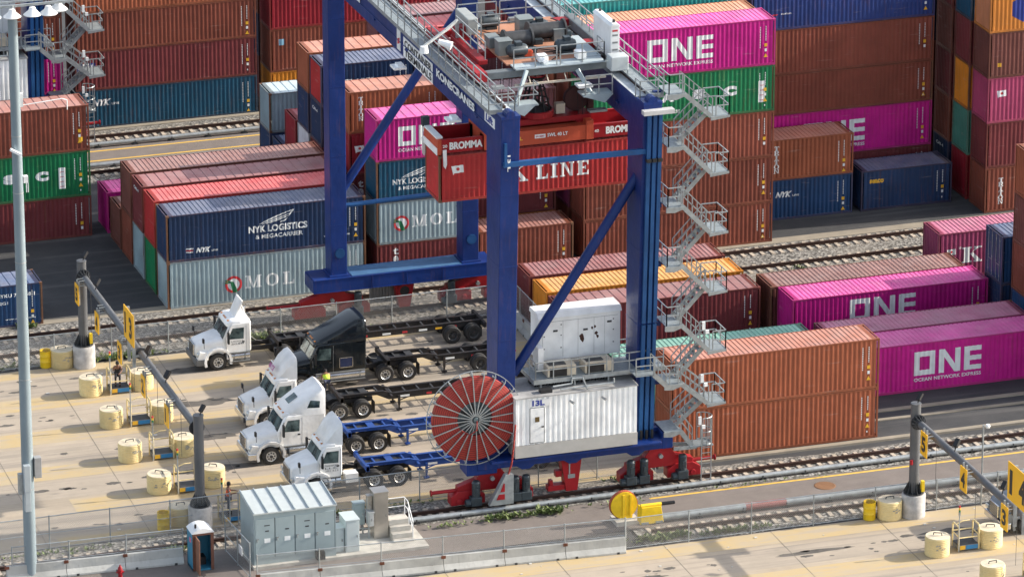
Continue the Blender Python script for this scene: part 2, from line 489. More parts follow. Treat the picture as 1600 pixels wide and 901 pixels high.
def flat_letter(parent, geo, mat, mapf, name='lettering', cuts=None, y=None):
    """geo (unit square) -> a thin mesh; mapf(u,v) gives the point; overlapping strokes are layered 0.3 mm apart"""
    vs, fs = geo
    pts = [Vector(mapf(u, v)) for u, v in vs]
    if len(vs) == sum(len(f) for f in fs):
        n = (Vector(mapf(1, 0)) - Vector(mapf(0, 0))).cross(Vector(mapf(0, 1)) - Vector(mapf(0, 0))).normalized()
        for k, f in enumerate(fs):
            for i in f:
                pts[i] = pts[i] + n * 0.0004 * (k % 9)
    me = bpy.data.meshes.new(name)
    me.from_pydata(pts, [], fs)
    if cuts is not None:
        bm = bmesh.new(); bm.from_mesh(me)
        for c in cuts:
            bmesh.ops.bisect_plane(bm, geom=bm.verts[:] + bm.edges[:] + bm.faces[:], plane_co=(c, 0, 0), plane_no=(1, 0, 0), dist=1e-5)
        bm.to_mesh(me); bm.free()
        for v in me.vertices:
            v.co.y += y(v.co.x)
    me.materials.append(mat)
    ob = bpy.data.objects.new(name, me)
    COL.objects.link(ob)
    if parent: ob.parent = parent
    return ob
# ---------------------------------------------------------------- ground, roads, tracks
def sheet(name, x0, x1, y0, y1, z, mat, nx=1, ny=1):
    m = MB().add([(x0, y0, z), (x1, y0, z), (x1, y1, z), (x0, y1, z)], [(0, 1, 2, 3)])
    return struct(m.build(name, mat))
sheet('ground', -1500, 1500, -1500, 3000, 0.0, G_asph)
sheet('pavement', -90, 18.6, -33.35, -7.2, 0.004, G_pad)
sheet('pavement', -20, 90, -90, -43.0, 0.004, G_pad)
sheet('road', -90, 120, -40.5, -36.35, 0.004, G_road)
sheet('road', -90, 120, 27.0, 31.6, 0.004, G_road)
DR = [-7.55, -12.55, -17.75, -23.05, -27.95, -33.0]
for i, yy in enumerate(DR):
    x0 = (-90, -90, -90, -90, -12.6, -14.5)[i]
    sheet('road_marking', -90 if i < 4 else x0, 18.4, max(yy - 0.95, -33.3), min(yy + 0.95, -7.3), 0.008, G_band)
for i in range(5):
    yc = (DR[i] + DR[i + 1]) / 2
    sheet('road', -90, 18.4, yc - 1.25, yc + 1.25, 0.008, G_lane)
for yy in (-43.9, -48.95, -54.2):
    sheet('road_marking', -20, 90, yy - (0.8 if yy < -44 else 0.75), yy + 0.8, 0.008, G_band)
for yy in (-46.4, -51.6):
    sheet('road', -20, 90, yy - 1.25, yy + 1.25, 0.008, G_lane)
jm = MB()
for x in (-22, -15.2, -9.6, -3.2, 3.0, 9.2, 15.4):
    jm.bar((x, -33.3, 0.0125), (x + 0.6, -7.3, 0.0125), 0.028, 0.003)
for x in (3.5, 9.5, 15.5, 21.5, 27.5, 33.5):
    jm.bar((x, -60, 0.0125), (x, -43.0, 0.0125), 0.028, 0.003)
struct(jm.build('pavement_joint', plain('joint_filler', (.19, .165, .135), .9)))
for (x0, x1, y) in ((17.0, 120, -36.68), (-90, 120, 30.3), (-90, 120, 28.4)):
    sheet('road_marking', x0, x1, y - 0.09, y + 0.09, 0.008, G_line)
rng = random.Random(3)
sm = MB()
def blob(cx, cy, rx, ry, z):
    n = 22
    vs = [(cx, cy, z)] + [(cx + rx * cos(2 * pi * i / n) * rng.uniform(.7, 1.15), cy + ry * sin(2 * pi * i / n) * rng.uniform(.65, 1.2), z) for i in range(n)]
    sm.add(vs, [(0, 1 + i, 1 + (i + 1) % n) for i in range(n)])
for cx, cy, rx, ry in ((-0.6, -10, 2.2, .5), (-2.6, -15.4, 2.6, .5), (-3.0, -20.6, 1.8, .45), (-3.8, -25.2, 2.6, .5), (22.6, -46.3, 2.3, .22), (30.3, -45.9, 1.6, .4), (33, -46.4, 1.4, .5), (1.2, -20.5, 1.5, .4), (2.2, -26.0, 2.3, .5), (1.6, -31, 2, .4), (12.6, -46.9, 1.7, .3)):
    blob(cx, cy, rx, ry, 0.0115)
for k in range(150):
    lane_y = rng.choice((-10.05, -15.15, -20.4, -25.5, -30.5)) + rng.gauss(0, .35)
    s_ = rng.uniform(.04, .22)
    blob(rng.uniform(-20, 17), lane_y, s_ * rng.uniform(1, 3), s_, 0.0115)
for k in range(50):
    s_ = rng.uniform(.04, .2)
    blob(rng.uniform(4, 38), rng.choice((-46.4, -51.6)) + rng.gauss(0, .4), s_ * rng.uniform(1, 3), s_, 0.0115)
struct(sm.build('oil_stain', G_stain))
sm = MB()
for k in range(70):
    s_ = rng.uniform(.02, .07)
    x, y = rng.choice(((rng.uniform(-18, 16), rng.uniform(-33, -7.4)), (rng.uniform(2, 36), rng.uniform(-52, -43.2)), (rng.uniform(-4, 40), rng.uniform(-36, -33.6))))
    sm.box(x - s_ * 1.4, x + s_ * 1.4, y - s_, y + s_, .013, .02 + s_ * .5)
tag(sm.build('litter', plain('litter_pale', (.55, .54, .5), .8)), 'tiny pale scraps of litter strewn over the paving', 'litter', kind='stuff')
def ballast(x0, x1, y0, y1, z=0.06):
    m = MB()
    r = random.Random(int(y0 * 10))
    nx = int((x1 - x0) / 1.5)
    rows = [(y0, 0.012), (y0 + 0.3, z), (y1 - 0.3, z), (y1, 0.012)]
    vs = [(x0 + (x1 - x0) * i / nx, yy + (r.uniform(-.10, .10) if k in (0, 3) else 0), zz) for i in range(nx + 1) for k, (yy, zz) in enumerate(rows)]
    fs = [(i * 4 + k, (i + 1) * 4 + k, (i + 1) * 4 + k + 1, i * 4 + k + 1) for i in range(nx) for k in range(3)]
    m.add(vs, fs)
    o = struct(m.build('gravel_ground', G_ball))
ballast(-60, 90, -6.95, -0.15)
ballast(-60, 90, -36.35, -33.4)
ballast(14.6, 90, -42.85, -40.5)
ballast(-60, 45, 31.5, 34.4)
ballast(-60, 45, 24.3, 26.9)
for (x0, x1, y0, y1, zz) in ((-90, 90, -0.15, 0.75, 0.03), (-90, 45, 34.4, 34.85, 0.06), (31.6, 90, -28.65, -28.25, 0.05), (18.9, 90, -32.8, -32.42, 0.12), (31.9, 90, -29.9, -29.6, 0.05)):
    struct(MB().box(x0, x1, y0, y1, -0.05, zz).build('kerb', G_kerb))
RAILME = MB().box(0, 1, -.13, .13, 0.0, .03).box(0, 1, -.04, .04, .03, .12).box(0, 1, -.07, .07, .12, .165).mesh('rail', M_rail)
TIE = MB().prism([(-.14, 0), (.14, 0), (.11, .09), (-.11, .09)], 'y', -.72, .72).mesh('sleeper', M_tie)
def track(p, q, label, vis, zb=0.06, sp=0.62):
    t = thing('crane_rail_track', label, 'rail track', (p[0], p[1], zb), 'crane rail tracks')
    L = hypot(q[0] - p[0], q[1] - p[1]); t.rotation_euler = (0, 0, math.atan2(q[1] - p[1], q[0] - p[0]))
    o = bpy.data.objects.new('rail', RAILME); COL.objects.link(o); o.parent = t; o.scale = (L, 1, 1); o.location = (0, 0, 0.055)
    rest = MB(); r = random.Random(int(p[1] * 7)); k = 0; n = 0
    while k * sp < L:
        x = k * sp + r.uniform(-.04, .04); k += 1
        if vis[0] < p[0] + x < vis[1] and n < 98:
            n += 1
            c = bpy.data.objects.new('sleeper', TIE); COL.objects.link(c); c.parent = t
            c.location = (x, r.uniform(-.05, .05), -.035); c.rotation_euler = (0, 0, r.uniform(-.03, .03))
        elif p[0] + x > -35 and p[0] + x < 70:
            rest.prism([(x - .13, -.035), (x + .13, -.035), (x + .11, .055), (x - .11, .055)], 'y', -.7, .7)
    if rest.v:
        o = rest.build('sleeper', M_tie, t, (0, 0, 0)); o['kind'] = 'stuff'
track((-60, -2.95), (90, -0.5), 'brown crane rail on sleepers nearest the row of stacked containers', (-14, 46))
track((-60, -5.85), (90, -3.35), 'brown crane rail on sleepers running behind the row of trucks', (-14, 46))
track((-60, -36.35), (90, -33.65), 'brown crane rail under the reel side of the blue crane', (-20, 40))
track((15.4, -41.45), (90, -41.75), 'brown crane rail starting at the yellow buffer stop by the fence', (15, 48))
track((-60, 32.65), (60, 32.65), 'brown crane rail beside the far dark blue container', (2, 18))
track((-60, 25.65), (60, 25.65), 'brown crane rail across the far service road', (0, 15))
# cable pipes on short supports beside the rails
def pipe(p, q, r, z, label, step=2.4, gap=None):
    t = thing('cable_pipe', label, 'pipe', (p[0], p[1], 0), 'pipes along the crane rails')
    MB().tube((p[0], p[1], z), (q[0], q[1], z), r, r, 12).build('pipe_run', M_galv, t, smooth=True)
    L = q[0] - p[0]; n = int(L / step)
    m = MB().box(-.06, .06, -.13, .13, 0.005, z - r * .7).box(-.2, .2, -.17, .17, 0.005, 0.06)
    m.box(-.03, .03, -r - .012, -r * .6, z - .05, z + .05).box(-.03, .03, -.12, -r * .6, z - .12, z - .02)
    me = m.mesh('pipe_support', M_dark)
    for i in range(n + 1):
        f = i / n; x = p[0] + (q[0] - p[0]) * f; y = p[1] + (q[1] - p[1]) * f
        if -30 < x < 60:
            c = bpy.data.objects.new('pipe_support', me); COL.objects.link(c); c.parent = t; c.location = (x - p[0], y - p[1], 0)
pipe((1.6, -36.15), (90, -35.55), 0.14, 0.24, 'slim grey pipe on supports along the crane rail below the reel')
pipe((16.1, -40.0), (90, -40.4), 0.20, 0.30, 'thick silver pipe ending behind the yellow reel stop')
pipe((-60, 31.0), (45, 31.0), 0.14, 0.24, 'far grey pipe on the stack side of the service road')
pipe((-60, 26.9), (45, 26.9), 0.14, 0.24, 'far grey pipe on the near side of the service road')
MB().tube((21.2, -40.028, .30), (23.5, -40.04, .30), .208, .208, 12).build('red_sleeve', plain('faded_red', (.30, .12, .11), .5, .2), None)
tag(bpy.data.objects['red_sleeve'], 'faded red sleeve clamped round the thick silver pipe', 'pipe sleeve')
o = MB().lathe([(0, .03), (.55, .03), (.6, .012)], (26.6, -37.9, 0), 20).build('manhole_cover', paint('rust_cover', (.2, .11, .06), .8), None)
tag(o, 'round rusty manhole cover in the road by the grey gantry post', 'manhole cover')
# ---------------------------------------------------------------- containers
PIT, DEP = 0.278, 0.029
def corr_points(a, b, pit, fl, sl, dep):
    pts = [(a, 0.0)]; n = max(1, int((b - a - 0.1) / pit)); off = a + ((b - a) - n * pit) / 2
    for i in range(n):
        x = off + i * pit
        pts += [(x + fl / 2, 0.0), (x + fl / 2 + sl, dep), (x + pit - fl / 2 - sl, dep), (x + pit - fl / 2, 0.0)]
    return pts + [(b, 0.0)]
LENS = {40: 12.192, 20: 6.058}
WID = 2.438
CP = {k: corr_points(.17, L - .17, PIT, .074, .066, DEP) for k, L in LENS.items()}
FACE = 0.014
def corr_y(k):
    pts = CP[k]
    def f(x):
        for (x0, d0), (x1, d1) in zip(pts, pts[1:]):
            if x0 <= x <= x1:
                return FACE + d0 + (d1 - d0) * (x - x0) / (x1 - x0 + 1e-9) - 0.005
        return FACE - 0.005
    return f
CM = {}
def container_meshes(k, H, wide):
    key = (k, H, wide)
    if key in CM: return CM[key]
    L = LENS[k]; D = WID; out = {}
    def side(flip):
        m = MB(); pts = CP[k]
        yy = lambda d: (D - FACE - d) if flip else FACE + d
        vs = [(x, yy(d), z) for x, d in pts for z in (.15, H - .06)]
        m.add(vs, [(2 * i, 2 * i + 2, 2 * i + 3, 2 * i + 1) for i in range(len(pts) - 1)])
        return m.mesh('side_wall', cpaint('brown'))
    out['side_a'] = side(False); out['side_b'] = side(True)
    m = MB(); pit = 0.555 if wide else PIT
    pts = corr_points(.42, L - .42, pit, pit - .115, .03, .03)
    pts = [(.16, 0)] + pts + [(L - .16, 0)]
    z0 = H - .012
    vs = [(x, y, z0 - d) for x, d in pts for y in (.05, D - .05)]
    m.add(vs, [(2 * i, 2 * i + 2, 2 * i + 3, 2 * i + 1) for i in range(len(pts) - 1)])
    out['roof'] = m.mesh('roof', cpaint('brown'))
    m = MB(); pts = corr_points(.16, D - .16, .24, .07, .055, .04)
    vs = [(.02 + d, y, z) for y, d in pts for z in (.16, H - .1)]
    m.add(vs, [(2 * i, 2 * i + 2, 2 * i + 3, 2 * i + 1) for i in range(len(pts) - 1)])
    out['end'] = m.mesh('end_wall', cpaint('brown'))
    m = MB().box(.035, .085, .12, D / 2 - .008, .16, H - .1).box(.035, .085, D / 2 + .008, D - .12, .16, H - .1)
    out['door'] = m.mesh('door', cpaint('brown'))
    m = MB()
    for y in (.42, .92, 1.5, 2.02):
        m.tube((.018, y, .1), (.018, y, H - .08), .02, .02, 6)
        for z in (.35, 1.2, H - .4):
            m.box(.005, .033, y - .05, y + .05, z, z + .07)
    m.box(.0, .016, .35, .95, 1.05, 1.08).box(.0, .016, 1.45, 2.05, 1.05, 1.08)
    out['rods'] = m.mesh('lock_rod', M_galv)
    m = MB()
    for z0, z1 in ((.012, .15), (H - .068, H - .006)):
        for y in (.003, D - .063):
            m.box(.16, L - .16, y, y + .06, z0, z1)
        for x in (.004, L - .064):
            m.box(x, x + .06, .125, D - .125, z0, z1 if z1 < 1 else z1 - .004)
    for x in (.17, L - .41):
        m.box(x, x + .24, .065, D - .065, H - .03, H - .004)
    m.box(.2, L - .2, .07, D - .07, .02, .1)
    out['frame'] = m.mesh('frame', cpaint('brown'))
    out['posts'] = []
    for x in (0, L):
        for y in (0, D):
            sx = 1 if x == 0 else -1; sy = 1 if y == 0 else -1
            m = MB()
            a, b = sorted((x, x + sx * .095)); c, d = sorted((y, y + sy * .10))
            m.box(a, b, c, d, .1, H - .1)
            a, b = sorted((x - sx * .003, x + sx * .175)); c, d = sorted((y - sy * .003, y + sy * .159))
            for z in (0, H - .118): m.box(a, b, c, d, z, z + .118)
            out['posts'].append(m.mesh('corner_post', cpaint('brown')))
    CM[key] = out
    return out
def mob(name, me, parent, mat):
    o = bpy.data.objects.new(name, me); COL.objects.link(o); o.parent = parent
    o.material_slots[0].link = 'OBJECT'; o.material_slots[0].material = mat
    return o
IDM = {}
def id_mark(k, H, var):
    key = (k, H, var)
    if key in IDM: return IDM[key]
    L = LENS[k]; m = MB(); r = random.Random(var); yy = -0.0
    x = L - .62
    for xx, z1, n in ((x, H - .42, 8 + var % 3), (L - .98, H - .45, 13)):
        for i in range(n):
            m.box(xx - .026, xx + .026, .004, .0085, z1 - .105 * i - .065, z1 - .105 * i, 0)
    z = H - .42 - .105 * (8 + var % 3) - .22
    m.box(x - .09, x + .09, .003, .0085, z - .12, z + .08, 1)
    m.box(x - .07, x + .07, .003, .0085, z - .42, z - .24, 0)
    if var % 4 != 1:
        m.prism([(x - .13, z - .78), (x + .13, z - .78), (x, z - .54)], 'y', .003, .0085, 1)
    if var % 3 == 0:
        m.box(x - .05, x + .02, .003, .0085, .35, .45, 0)
    IDM[key] = m.mesh('marking', [white_letter, yellow_letter])
    return IDM[key]
HC, ST = 2.896, 2.591
NCON = [0]
def container(x, y, z, k, H, c, label, wide=False, endc=None, door=False, marks=(), rusty=False, group='stacked shipping containers', ids=True):
    t = thing('shipping_container', label, 'shipping container', (x, y, z), group)
    M = container_meshes(k, H, wide)
    mob('side_wall', M['side_a'], t, cpaint(c)); mob('side_wall', M['side_b'], t, cpaint(c))
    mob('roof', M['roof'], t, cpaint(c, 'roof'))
    fm = cpaint(c, 'frame')
    mob('frame', M['frame'], t, fm)
    fm = fm if not rusty else paint('rusty_post', (0.17, 0.085, 0.05), 1.0)
    for p in M['posts']: mob('corner_post', p, t, fm)
    e = mob('door' if door else 'end_wall', M['door'] if door else M['end'], t, cpaint(endc or c))
    if door:
        mob('lock_rod', M['rods'], t, M_galv)
    NCON[0] += 1
    if ids:
        o = bpy.data.objects.new('marking', id_mark(k, H, NCON[0] * 7 % 12)); COL.objects.link(o); o.parent = t
    for mk in marks: mk(t, k, H)
    return t
# --- lettering for container sides: local x, z of lower left corner, width, height
def word(geo, x, z, w_, h, mat=white_letter, up=0.0):
    lift = {'red_lettering': .005, 'green_lettering': .009}.get(mat.name, 0.0) + up
    def f(t, k, H):
        cuts = [p[0] for p in CP[k] if x < p[0] < x + w_]
        flat_letter(t, geo() if callable(geo) else geo, mat, lambda u, v: (x + u * w_, -lift, z + v * h), 'lettering', cuts, corr_y(k))
    return f
def T(s, x, z, w_, h, mat=white_letter, shear=0.0, bold=0.02):
    return word(lambda: text_geo(s, shear, bold), x, z, w_, h, mat)
def V(s, x, z, w_, h, mat=white_letter):
    return word(lambda: poly_word(s, SER, 0.07, True), x, z, w_, h, mat)
def vstack(chars, x, z, w_, h, mat=white_letter):
    fs = []
    n = len(chars)
    for i, ch in enumerate(chars):
        fs.append(T(ch, x, z + h * (n - 1 - i) / n, w_, h / n * .86, mat, 0, 0.03))
    return lambda t, k, H: [f(t, k, H) for f in fs]
def big_one(x0, z0, w_=4.1, h=1.32):
    def f(t, k, H):
        word(poly_word('ONE', BLK, 0.16), x0, z0, w_, h)(t, k, H)
        T('OCEAN NETWORK EXPRESS', x0, z0 - .36, w_, .21)(t, k, H)
    return f
def mol(x, z, s=1.0, grn=True):
    def f(t, k, H):
        word(poly_word('MOL', SER, 0.28), x + 1.25 * s, z + .18 * s, 3.0 * s, .80 * s)(t, k, H)
        R = [(.5 + .5 * cos(a), .5 + .5 * sin(a)) for a in [2 * pi * i / 24 for i in range(24)]]
        word(P2([[(.5 + .5 * cos(a), .5 + .5 * sin(a)) for a in [2 * pi * i / 24 for i in range(24)]]]), x + .05, z + .05, .95 * s, .95 * s)(t, k, H)
        word(P2(ring(.5, .5, .5, .5, .15, .15, 24)), x, z, 1.05 * s, 1.05 * s, red_letter)(t, k, H)
        g = [[(.02, .66), (.35, .72), (.42, .60), (.05, .58)], [(.35, .72), (.55, .66), (.70, .30), (.45, .22), (.38, .5)], [(.45, .22), (.70, .30), (.78, .02), (.50, .0)], [(.02, .82), (.30, .78), (.35, .72), (.10, .72)]]
        word(P2(g), x - .05 * s, z + .02, 1.05 * s, 1.0 * s, green_letter)(t, k, H)
    return f
def wing(x, z, w_, h):
    polys = []
    def arc(p0, p1, p2, th):
        q = []
        for i in range(9):
            s = i / 8
            q.append(((1 - s) ** 2 * p0[0] + 2 * s * (1 - s) * p1[0] + s * s * p2[0], (1 - s) ** 2 * p0[1] + 2 * s * (1 - s) * p1[1] + s * s * p2[1]))
        for i in range(8):
            a, b = q[i], q[i + 1]; ta = th * (0.25 + 0.75 * sin(pi * i / 8)); tb = th * (0.25 + 0.75 * sin(pi * (i + 1) / 8))
            polys.append([(a[0], a[1]), (b[0], b[1]), (b[0], b[1] - tb), (a[0], a[1] - ta)])
    arc((0, .05), (.3, .55), (.95, 1.0), .12); arc((.08, .04), (.4, .40), (.90, .74), .10); arc((.2, .05), (.5, .32), (.85, .56), .09); arc((.58, .12), (.7, .2), (.80, .38), .10)
    polys.append([(.93, 1.0), (.98, 1.0), (.88, .62), (.82, .55)])
    return word(P2(polys), x, z, w_, h)
def nyk_logi(x, z, s=1.0):
    def f(t, k, H):
        T('NYK LOGISTICS', x, z + .40 * s, 3.6 * s, .42 * s, shear=.0, bold=.035)(t, k, H)
        T('& MEGACARRIER', x + .42 * s, z, 2.9 * s, .26 * s)(t, k, H)
        wing(x + .65 * s, z + .86 * s, 2.2 * s, .78 * s)(t, k, H)
    return f
def nyk_line(x, z, s=1.0):
    def f(t, k, H):
        fl = [[(0, .8), (.9, .72), (1, .95), (.1, 1)], [(.02, .5), (.9, .42), (.95, .6), (.05, .68)], [(.05, .18), (.88, .1), (.92, .3), (.05, .38)]]
        word(P2(fl[:1] + fl[2:]), x, z, .62 * s, .42 * s)(t, k, H)
        word(P2(fl[1:2]), x, z, .62 * s, .42 * s, red_letter)(t, k, H)
        T('NYK', x + .78 * s, z, 1.15 * s, .40 * s, shear=.35, bold=.05)(t, k, H)
        T('LINE', x + 1.98 * s, z + .02, .45 * s, .13 * s)(t, k, H)
    return f
def kflag(x, z, s=1.0):
    def f(t, k, H):
        word(P2([[(.06, .95), (.95, 1), (1, .18), (.14, .12)], [(0, .95), (.06, .95), (.2, 0), (.14, 0)]]), x, z, .66 * s, .48 * s)(t, k, H)
        word(P2([[(.5 + .5 * cos(a), .5 + .5 * sin(a)) for a in [2 * pi * i / 12 for i in range(12)]]]), x + .26 * s, z + .19 * s, .18 * s, .18 * s, red_letter)(t, k, H)
    return f
def kline(x, z, w_=5.4, h=.78):
    def f(t, k, H):
        word(poly_word('K', SER, .12), x, z - .02, w_ * .25, h * 1.22)(t, k, H)
        word(poly_word('LINE', SER, .20), x + w_ * .352, z, w_ * .648, h)(t, k, H)
        word(P2([R4(0, .3, 0, 1), R4(.7, 1, 0, 1)]), x - .22, z + h * 1.1, .14, .14)(t, k, H)
    return f
def yel_sq(x, z, s=.2):
    return word(P2([R4(0, 1, 0, 1)]), x, z, s, s, yellow_letter)
def uasc(k0):
    def f(t, k, H):
        L = LENS[k]; px = k0 + 7.45 if k0 < 2.8 else k0 + 8.25
        for i, ch in enumerate('UASC'):
            T(ch, k0 + i * 2.0, 1.2, .85, .62, bold=.09)(t, k, H)
        T('www.uasc.net', k0 + 2.1, .45, 1.1, .26, bold=.01)(t, k, H)
        word(P2([R4(0, 1, 0, 1)]), px, .6, .42, 1.35)(t, k, H)
        for i in range(4):
            word(P2([[(0, 0), (.8, .1), (1, .5), (.1, .35)]]), px + .07, .72 + i * .31, .28, .10, red_letter)(t, k, H)
    return f
def end_text(t, k, H):
    flat_letter(t, text_geo('CAI 4', 0, .03), white_letter, lambda u, v: (.004, WID - .5 - u * 1.1, H - .62 + v * .2 ), 'lettering')
TIER = ['bottom', 'second', 'third', 'fourth', 'fifth']
def stack(x, y, k, phrase, tiers, group='stacked shipping containers'):
    z = 0.006
    n = len(tiers)
    for i, t in enumerate(tiers):
        c, H, desc = t[0], t[1], t[2]
        kw = dict(t[3]) if len(t) > 3 else {}
        pos = ('' if n == 1 else ('top of ' if i == n - 1 else TIER[i] + ' of '))
        container(x, y, z, k, H, c, (desc + ', ' + pos + phrase) if n > 1 else desc + ' ' + phrase, group=group, **kw)
        z += H + 0.008
# front left block
stack(0, 0, 40, 'front stack beside the white trucks', [('pale_blue', HC, 'pale blue container with a round emblem', dict(rusty=True, marks=[mol(3.5, .62, 1.0)])),
    ('navy', HC, 'navy container with a white wing emblem', dict(rusty=True, marks=[nyk_logi(5.0, .9), nyk_line(1.15, .45, .8), T('www.nykline.com', 9.6, .55, 1.6, .16)]))])
stack(0, 2.84, 40, 'second row of the left block', [('green', HC, 'green container'), ('red', HC, 'bright red container', dict())])
stack(0, 5.68, 40, 'third row of the left block', [('pale_blue', HC, 'pale blue container'), ('maroon', HC, 'maroon container with white mark on its end', dict(wide=True, marks=[end_text]))])
stack(0, 8.5, 40, 'fourth row of the left block', [('brown', HC, 'rust brown container'), ('darkbrown', HC, 'dull brown container')])
stack(0, 11.35, 40, 'standing low behind the left block', [('darkbrown', ST, 'single dark brown container')])
stack(0, 14.5, 40, 'with its end showing left of the brown ones', [('magenta', ST, 'single magenta container')])
# left edge
stack(-13.2, 14.4, 40, 'left stack behind the lamp pole', [('maroon', ST, 'maroon container'), ('green', HC, 'green container with white letters', dict(marks=[uasc(2.75)])), ('brown', HC, 'brown container', dict(wide=True, marks=[yel_sq(11.5, .6, .28)]))])
stack(-13.58, 0.0, 20, 'beside the left lamp pole near the tracks', [('blue', ST, 'single blue container with white roof mark', dict(wide=True, rusty=True, marks=[T('NYKU 781068 1', 3.3, 1.85, 2.3, .22), T('22G1', 3.3, 1.42, .7, .18), T('www.nykline.com', 3.8, .42, 1.8, .13)]))])
# behind the blue crane's back legs
stack(12.88, 0, 20, 'stack right of the front navy one', [('maroon', ST, 'maroon container', dict(ids=False, marks=[vstack('tex', 1.0, .9, .34, 1.5)])), ('pale_blue', ST, 'pale blue container with white serif letters', dict(rusty=True, marks=[mol(1.05, .75, .92)])),
    ('teal_blue', ST, 'teal blue container with white wing emblem', dict(rusty=True, marks=[nyk_logi(1.0, .72, .85)])), ('magenta', ST, 'magenta container with big white letters', dict(wide=True, marks=[big_one(1.38, .85, 3.5, 1.2)]))])
stack(19.02, -0.45, 20, 'standing alone behind the crane leg', [('brown', HC, 'single rusty brown container', dict(rusty=True))])
stack(12.88, 5.68, 20, 'stack behind the magenta topped one', [('brown', ST, 'brown container'), ('maroon', ST, 'maroon container with white vertical letters', dict(marks=[vstack('tex', .55, .75, .34, 1.5)])), ('crimson', ST, 'crimson container with white flag', dict(marks=[kflag(.35, 1.35, .95)])),
    ('rust', ST, 'tan roofed brown container with vertical letters', dict(wide=True, marks=[V('TRITON', .62, .75, .32, 1.5)]))])
stack(19.02, 2.9, 20, 'stack hidden behind the red lifted container', [('yellow', ST, 'amber container'), ('maroon', ST, 'maroon container'), ('brown', ST, 'brown container'), ('mauve', ST, 'mauve container')])
stack(12.8, 11.35, 20, 'stack behind the left rear crane leg', [('darkbrown', ST, 'dark brown container'), ('maroon', ST, 'maroon container'), ('navy', ST, 'navy container with white end letters', dict(marks=[end_text])), ('navy', ST, 'red ended navy container with striped flag', dict(wide=False, endc='red', marks=[nyk_line(1.35, 1.15, 1.05)]))])
stack(19.0, 11.35, 20, 'fifth row behind the crane girder', [('brown', ST, 'brown container'), ('navy', ST, 'navy container'), ('brown', ST, 'rusty container'), ('mauve', ST, 'pale roofed mauve container')])
stack(12.8, 14.2, 20, 'sixth row at the rear crane leg', [('maroon', ST, 'maroon container'), ('white', ST, 'whitish container'), ('navy', ST, 'navy container'), ('rust', ST, 'orange roofed brown container', dict(wide=True))])
stack(19.0, 14.2, 20, 'sixth row behind the crane walkway', [('brown', ST, 'brown container'), ('brown', ST, 'second brown container'), ('maroon', ST, 'maroon container'), ('mauve', ST, 'mauve container')])
stack(12.75, 17.0, 20, 'low stack left of the whitish one', [('maroon', ST, 'maroon container'), ('crimson', ST, 'crimson container')])
stack(19.0, 17.0, 20, 'seventh row behind the crane walkway', [('brown', ST, 'brown container'), ('maroon', ST, 'maroon container'), ('rust', ST, 'rust container'), ('red', ST, 'red container with salmon roof', dict(wide=True))])
stack(12.7, 19.85, 20, 'lying low beside the pale blue one', [('blue', ST, 'single dark blue container')])
stack(19.0, 19.85, 20, 'eighth row behind the crane walkway', [('brown', ST, 'brown container'), ('navy', ST, 'navy container'), ('brown', ST, 'dull brown container'), ('mauve', ST, 'dusty mauve container')])
stack(12.67, 22.7, 20, 'two high stack at the service road', [('blue', ST, 'dark blue container'), ('pale_blue', ST, 'pale blue container', dict(rusty=True, wide=True))])
# tall block right of the crane
stack(25.95, .26, 40, 'tall front stack behind the stairs', [('brown', ST, 'brown container'), ('brown', HC, 'brown container'), ('brown', HC, 'brown container'), ('green', HC, 'green container with white letters', dict(marks=[uasc(2.9)])), ('magenta', HC, 'magenta container with big white letters', dict(marks=[big_one(4.0, .85, 4.2, 1.42)]))])
stack(25.95, 3.1, 40, 'second row of the tall block', [('brown', ST, 'brown container'), ('plum', HC, 'plum container'), ('rust', ST, 'rust container'), ('brown', HC, 'brown container'), ('apricot', HC, 'orange container')])
stack(25.95, 5.95, 40, 'third row of the tall block', [('maroon', HC, 'maroon container'), ('brown', HC, 'brown container'), ('brown', HC, 'darker brown container'), ('rust', HC, 'rust container'), ('teal', HC, 'turquoise container')])
stack(25.95, 8.8, 40, 'fourth row of the tall block', [('brown', HC, 'brown container'), ('rust', HC, 'rust container'), ('brown', HC, 'dull brown container'), ('rust', HC, 'rust coloured container')])
stack(25.95, 11.65, 40, 'fifth row of the tall block', [('maroon', HC, 'maroon container'), ('brown', HC, 'brown container'), ('crimson', HC, 'crimson container'), ('brown', ST, 'dusty brown container')])
stack(25.95, 17.0, 40, 'tall stack behind the trolley', [('brown', HC, 'brown container'), ('rust', HC, 'rust container'), ('brown', HC, 'dull brown container'), ('maroon', HC, 'maroon container'), ('rust', HC, 'rust container with white vertical letters', dict(marks=[vstack('tex', .6, .8, .36, 1.7)]))])
# right middle
stack(38.78, 3.87, 20, 'short stack left of the lone navy one', [('blue', ST, 'blue container with striped flag', dict(marks=[nyk_line(.0 + .2, 1.45, .95)])), ('rust', ST, 'brown container with vertical white letters', dict(marks=[V('TRITON', .80, .45, .36, 1.75)]))])
stack(45.4, 3.81, 20, 'standing in the shade before the magenta one', [('navy', ST, 'single navy container with yellow letters', dict(marks=[T('seaco', .55, 1.75, .95, .26, yellow_letter, 0, .05)]))])
stack(39.05, 6.75, 40, 'five high stack in shade', [('maroon', HC, 'maroon container'), ('magenta', HC, 'magenta container with big white letters', dict(marks=[big_one(3.6, .75, 4.1, 1.4)])), ('brown', ST, 'streaked brown container', dict(rusty=True)), ('brown', HC, 'scuffed brown container', dict()), ('royal', HC, 'royal blue container', dict(marks=[word(P2([[(0, 0), (.7, 0), (1, .6), (.3, .6)]]), 1.3, .95, .5, .15, red_letter), T('carriers', 1.95, .98, .7, .12)]))])
hexa = word(P2([[(.5 + .5 * cos(a), .5 + .5 * sin(a)) for a in [2 * pi * i / 6 + pi / 6 for i in range(6)]]]), 1.35, .55, 1.7, 1.75, blue_letter)
